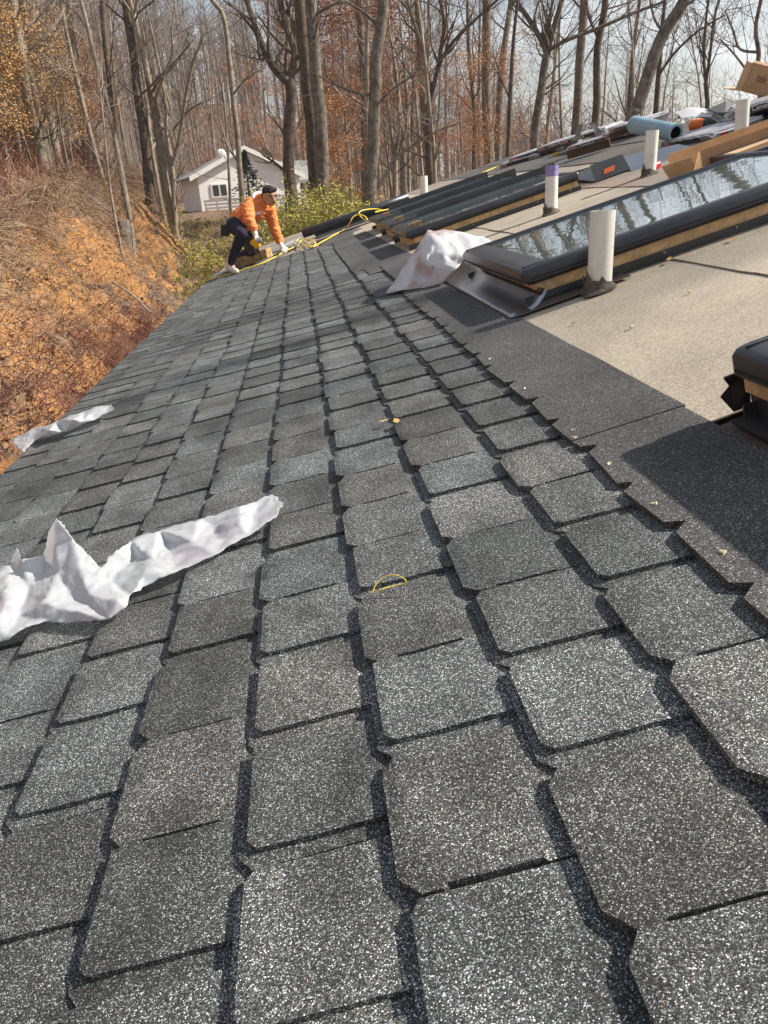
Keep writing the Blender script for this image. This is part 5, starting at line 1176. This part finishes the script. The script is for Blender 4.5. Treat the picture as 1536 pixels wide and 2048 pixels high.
# cloth creases
for v in hood.data.vertices:
    p = v.co * 11; n_ = v.normal; v.co += n_ * (.016 * (1 - 2.2 * abs(noise.noise(Vector((p.x * .8, p.y * .8, p.z * 1.9))))) + .005 * noise.noise(p * 3))
def hl(m):
    for k in range(9):
        a = rad(-20 + k * 27); e = Vector((math.cos(a), math.sin(a), 0)); m.ball(nkb.lerp(nk, .45) + (rgt * math.cos(a) * .115 - fwdv * (.05 + .085 * math.sin(a))) + upf * (.03 + .05 * math.sin(a)), .043, 10, 7)
solid('hood', [], MHLIN, .013, 4, hl)
pants = solid('trousers', [(a, ra + .014, b_, rb + .014) for a, ra, b_, rb in legs[2:]] + [(pel, .158, rhip, .125), (pel, .158, lhip, .125), (pel, .16, wai.lerp(pel, .6), .155)], MPANT, .014, 4)
for v in pants.data.vertices: p = v.co * 12; v.co += v.normal * .008 * (1 - 2 * abs(noise.noise(p)))
solid('glove', [(a, ra + .003, b_, rb + .003) for a, ra, b_, rb in rfing] + [(cuff(rel, rwr, .84), .043, rwr, .037)], MGLOV, .007, 3)
solid('glove', [(a, ra + .003, b_, rb + .003) for a, ra, b_, rb in lfing] + [(cuff(lel, lwr, .9), .043, lwr, .037)], MGLOV, .007, 3)
sh = solid('shoe', [(ran, .052, hee, .045), (hee, .048, toe, .040), (hee.lerp(toe, .3), .05, toe, .042), (ran.lerp(hee, .5), .056, hee.lerp(toe, .55), .05)], MSHOE, .010, 4)
fd = (toe - hee).normalized()
m = MB()
for k in range(3):
    c = hee.lerp(toe, .30 + .16 * k) + NR * .02; s_ = Vector((.15, -1, .2)).normalized(); m.tube([c + s_ * .048 - NR * .03, c + s_ * .05 + NR * .02, c + NR * .046 + s_ * .02], .006, 5)
link('stripe', m.mesh('stripe', MBPL), wk, WI)
solid('shoe', [(lan, .05, lan + Vector((-.05, .10, -.02)), .045), (lan + Vector((-.05, .10, -.02)), .045, lan + Vector((-.02, .12, -.14)), .035)], MSHOE, .012, 3)
def hairs(m):
    R_ = Matrix((rgt, fwdv, upf)).transposed()
    m.ball(hd + upf * .050 - fwdv * .022, .124, 18, 12, (.83, 1.0, .80), R_); m.ball(hd + upf * .108 + fwdv * .060 - rgt * .015, .062, 14, 10, (1.2, .9, .62), R_); m.ball(hd + upf * .085 + fwdv * .085 + rgt * .03, .035, 10, 8, (1.2, .8, .8), R_); m.ball(hd + upf * .01 - fwdv * .06, .11, 14, 10, (.88, .8, .9), R_)
solid('hair', [], MHAIR, .010, 2, hairs)
for s in (-1, 1):
    m = MB(); m.ball(hd + fwdv * .112 + rgt * s * .040 + upf * .012, .013, 10, 7, (1.3, .7, .7), Matrix((rgt, fwdv, upf)).transposed()); link('eye', m.mesh('eye', MEYE, True), wk, WI)
    m = MB(); m.tube([hd + fwdv * .122 + rgt * s * .018 + upf * .040, hd + fwdv * .122 + rgt * s * .045 + upf * .046, hd + fwdv * .105 + rgt * s * .072 + upf * .036], [.007, .008, .004], 6); link('eyebrow', m.mesh('eyebrow', MHAIR), wk, WI)
m = MB(); m.tube([hd + fwdv * .123 - upf * .068 - rgt * .034, hd + fwdv * .130 - upf * .064, hd + fwdv * .123 - upf * .068 + rgt * .034], [.005, .008, .005], 6); link('moustache', m.mesh('moustache', MHAIR), wk, WI)
# chest print
cn = (zp(785, 690, -.215)); m = MB(); a = zp(870, 625, -.16) - zp(735, 650, -.22); b_ = zp(700, 755, -.23) - zp(735, 650, -.22); q = zp(735, 650, -.235)
nx_ = 8
for i in range(nx_ + 1):
    for j in range(nx_ + 1): m.v.append(q + a * (i / nx_) + b_ * (j / nx_))
for i in range(nx_):
    for j in range(nx_): k = i * (nx_ + 1) + j; m.f.append((k, k + nx_ + 1, k + nx_ + 2, k + 1))
o = link('chest_print', m.mesh('chest_print', mat('white chest print', (.75, .62, .62), .8, col2=(.62, .22, .14), vscale=22, lo=.5, hi=.62)), wk, WI)
sw = o.modifiers.new('w', 'SHRINKWRAP'); sw.target = hood; sw.offset = .006; sw.wrap_method = 'NEAREST_SURFACEPOINT'; bake(o)
# belt and pouches
m = MB(); m.tube([zp(330, 800, -.08), zp(380, 830, -.15), zp(480, 850, -.18), zp(560, 870, -.1)], .022, 8); link('belt', m.mesh('belt', MLEA, True), wk, WI)
def pouch(c, w_, h_, d_, tilt):
    m = MB(); R_ = Matrix.Rotation(tilt, 4, 'Y'); m.box(-w_ / 2, w_ / 2, -d_ / 2, d_ / 2, -h_ / 2, h_ / 2, Matrix.Translation(c) @ R_); o = link('tool_pouch', m.mesh('tool_pouch', MLEA), wk, WI, bevel=.02); return o
pouch(zp(235, 925, -.06), .13, .17, .12, .15); pouch(zp(560, 1080, -.36), .12, .22, .10, -.35)
m = MB(); m.tube([zp(262, 880, -.08), zp(235, 815, -.08)], [.020, .018], 8); link('tool_handle', m.mesh('tool_handle', MTOOL, True), wk, WI)
m = MB(); m.tube([zp(235, 815, -.08), zp(205, 735, -.08)], [.010, .008], 8); link('tool_blade', m.mesh('tool_blade', MSTEEL), wk, WI)
# nail gun held in the gloved hand
c = zp(700, 1140, -.44); ng = empty('nail_gun', 'yellow and black nail gun held in the worker\'s gloved hand', 'nail gun', mtx=Matrix.Translation(c))
e1 = (zp(770, 1105, -.46) - zp(660, 1180, -.42)).normalized(); e3 = (zp(740, 1230, -.44) - zp(700, 1090, -.44)).normalized(); e3 = (e3 - e1 * e3.dot(e1)).normalized(); e2 = e3.cross(e1)
G = Matrix(((e1.x, e2.x, -e3.x, 0), (e1.y, e2.y, -e3.y, 0), (e1.z, e2.z, -e3.z, 0), (0, 0, 0, 1))); ng.matrix_basis = Matrix.Translation(c) @ G
def gp(nm, fn, mt, bv=.008): m = MB(); fn(m); return m.build(nm, mt, ng, bevel=bv)
gp('housing', lambda m: m.box(-.055, .06, -.04, .04, -.065, .075), MTOOL, .015)
gp('cap', lambda m: m.tube([(.06, 0, .02), (.115, 0, .02)], [.048, .042], 14), MSTEEL, 0)
gp('grip', lambda m: m.tube([(-.01, 0, .05), (-.03, 0, .16)], [.022, .020], 10), MBPL, 0)
gp('magazine', lambda m: m.tube([(-.10, -.045, -.03), (-.10, .045, -.03)], [.07, .07], 16), MBPL, 0)
gp('nose', lambda m: m.box(-.03, .0, -.018, .018, -.15, -.066), MBPL, .004)
# foam pad
ua, va = onroof(473, 538); ub, vb2 = onroof(528, 521); yaw = math.atan2(ub - ua, vb2 - va); ln = math.hypot(ub - ua, vb2 - va)
bm = bmesh.new(); bmesh.ops.create_cube(bm, size=1); bmesh.ops.subdivide_edges(bm, edges=bm.edges[:], cuts=9, use_grid_fill=True)
for v in bm.verts:
    p = Vector(((v.co.x + .5) * ln, (v.co.y + .5) * .28, (v.co.z + .5) * .15)); n_ = noise.noise(p * 14) * .010 + noise.noise(p * 40) * .006; v.co = p + (p - Vector((ln / 2, .14, .075))).normalized() * n_
    v.co.z = max(.006, v.co.z)
me = bpy.data.meshes.new('foam_pad'); bm.to_mesh(me); bm.free(); me.materials.append(MFOAM)
tag(link('foam_pad', me, None, roof_mtx(ua, va, .001, yaw)), 'torn tan foam block the worker kneels on', 'foam pad')
# loose shingle under the other hand and white release strip
u_, v_ = onroof(548, 508, 0); m = MB(); m.box(-.25, .42, -.05, .38, .008, .022); tag(m.build('loose_shingle', SHM, None, mtx=roof_mtx(u_, v_, .006, rad(-32)), bevel=.003), 'loose shingle the worker holds down with one hand', 'shingle')
m = MB(); m.v += [zr(1110, 1160, .05), zr(1200, 1105, .06), zr(1290, 1070, .06), zr(1385, 1015, .07), zr(1395, 1040, .07), zr(1300, 1098, .05), zr(1210, 1135, .05), zr(1140, 1180, .04)]; m.f += [(0, 1, 6, 7), (1, 2, 5, 6), (2, 3, 4, 5)]
o = m.build('release_strip', PLW, None); o.modifiers.new('t', 'SOLIDIFY').thickness = .004; tag(o, 'white strip of release film in front of the kneeling worker\'s hand', 'plastic strip')
for o in bpy.data.objects:
    if o.type == 'MESH' and o.parent and o.name.split('.')[0] in ('twigs', 'limbs', 'leaves', 'needles', 'canes'): o['kind'] = 'stuff'

# ------------------------------------------------------------------ thin haze between the trees
m = MB(); m.box(-640, 640, -190, 940, -16, 62)
hz = bpy.data.materials.new('pale haze'); hz.use_nodes = True; nt = hz.node_tree; nt.nodes.clear()
vp = N(nt, 'ShaderNodeVolumePrincipled'); vp.inputs['Color'].default_value = (.92, .92, .93, 1); vp.inputs['Density'].default_value = .00045; vp.inputs['Anisotropy'].default_value = .2
ou = N(nt, 'ShaderNodeOutputMaterial'); nt.links.new(vp.outputs[0], ou.inputs['Volume'])
tag(m.build('haze', hz), 'thin pale haze in the air between the trees', 'haze', kind='stuff')
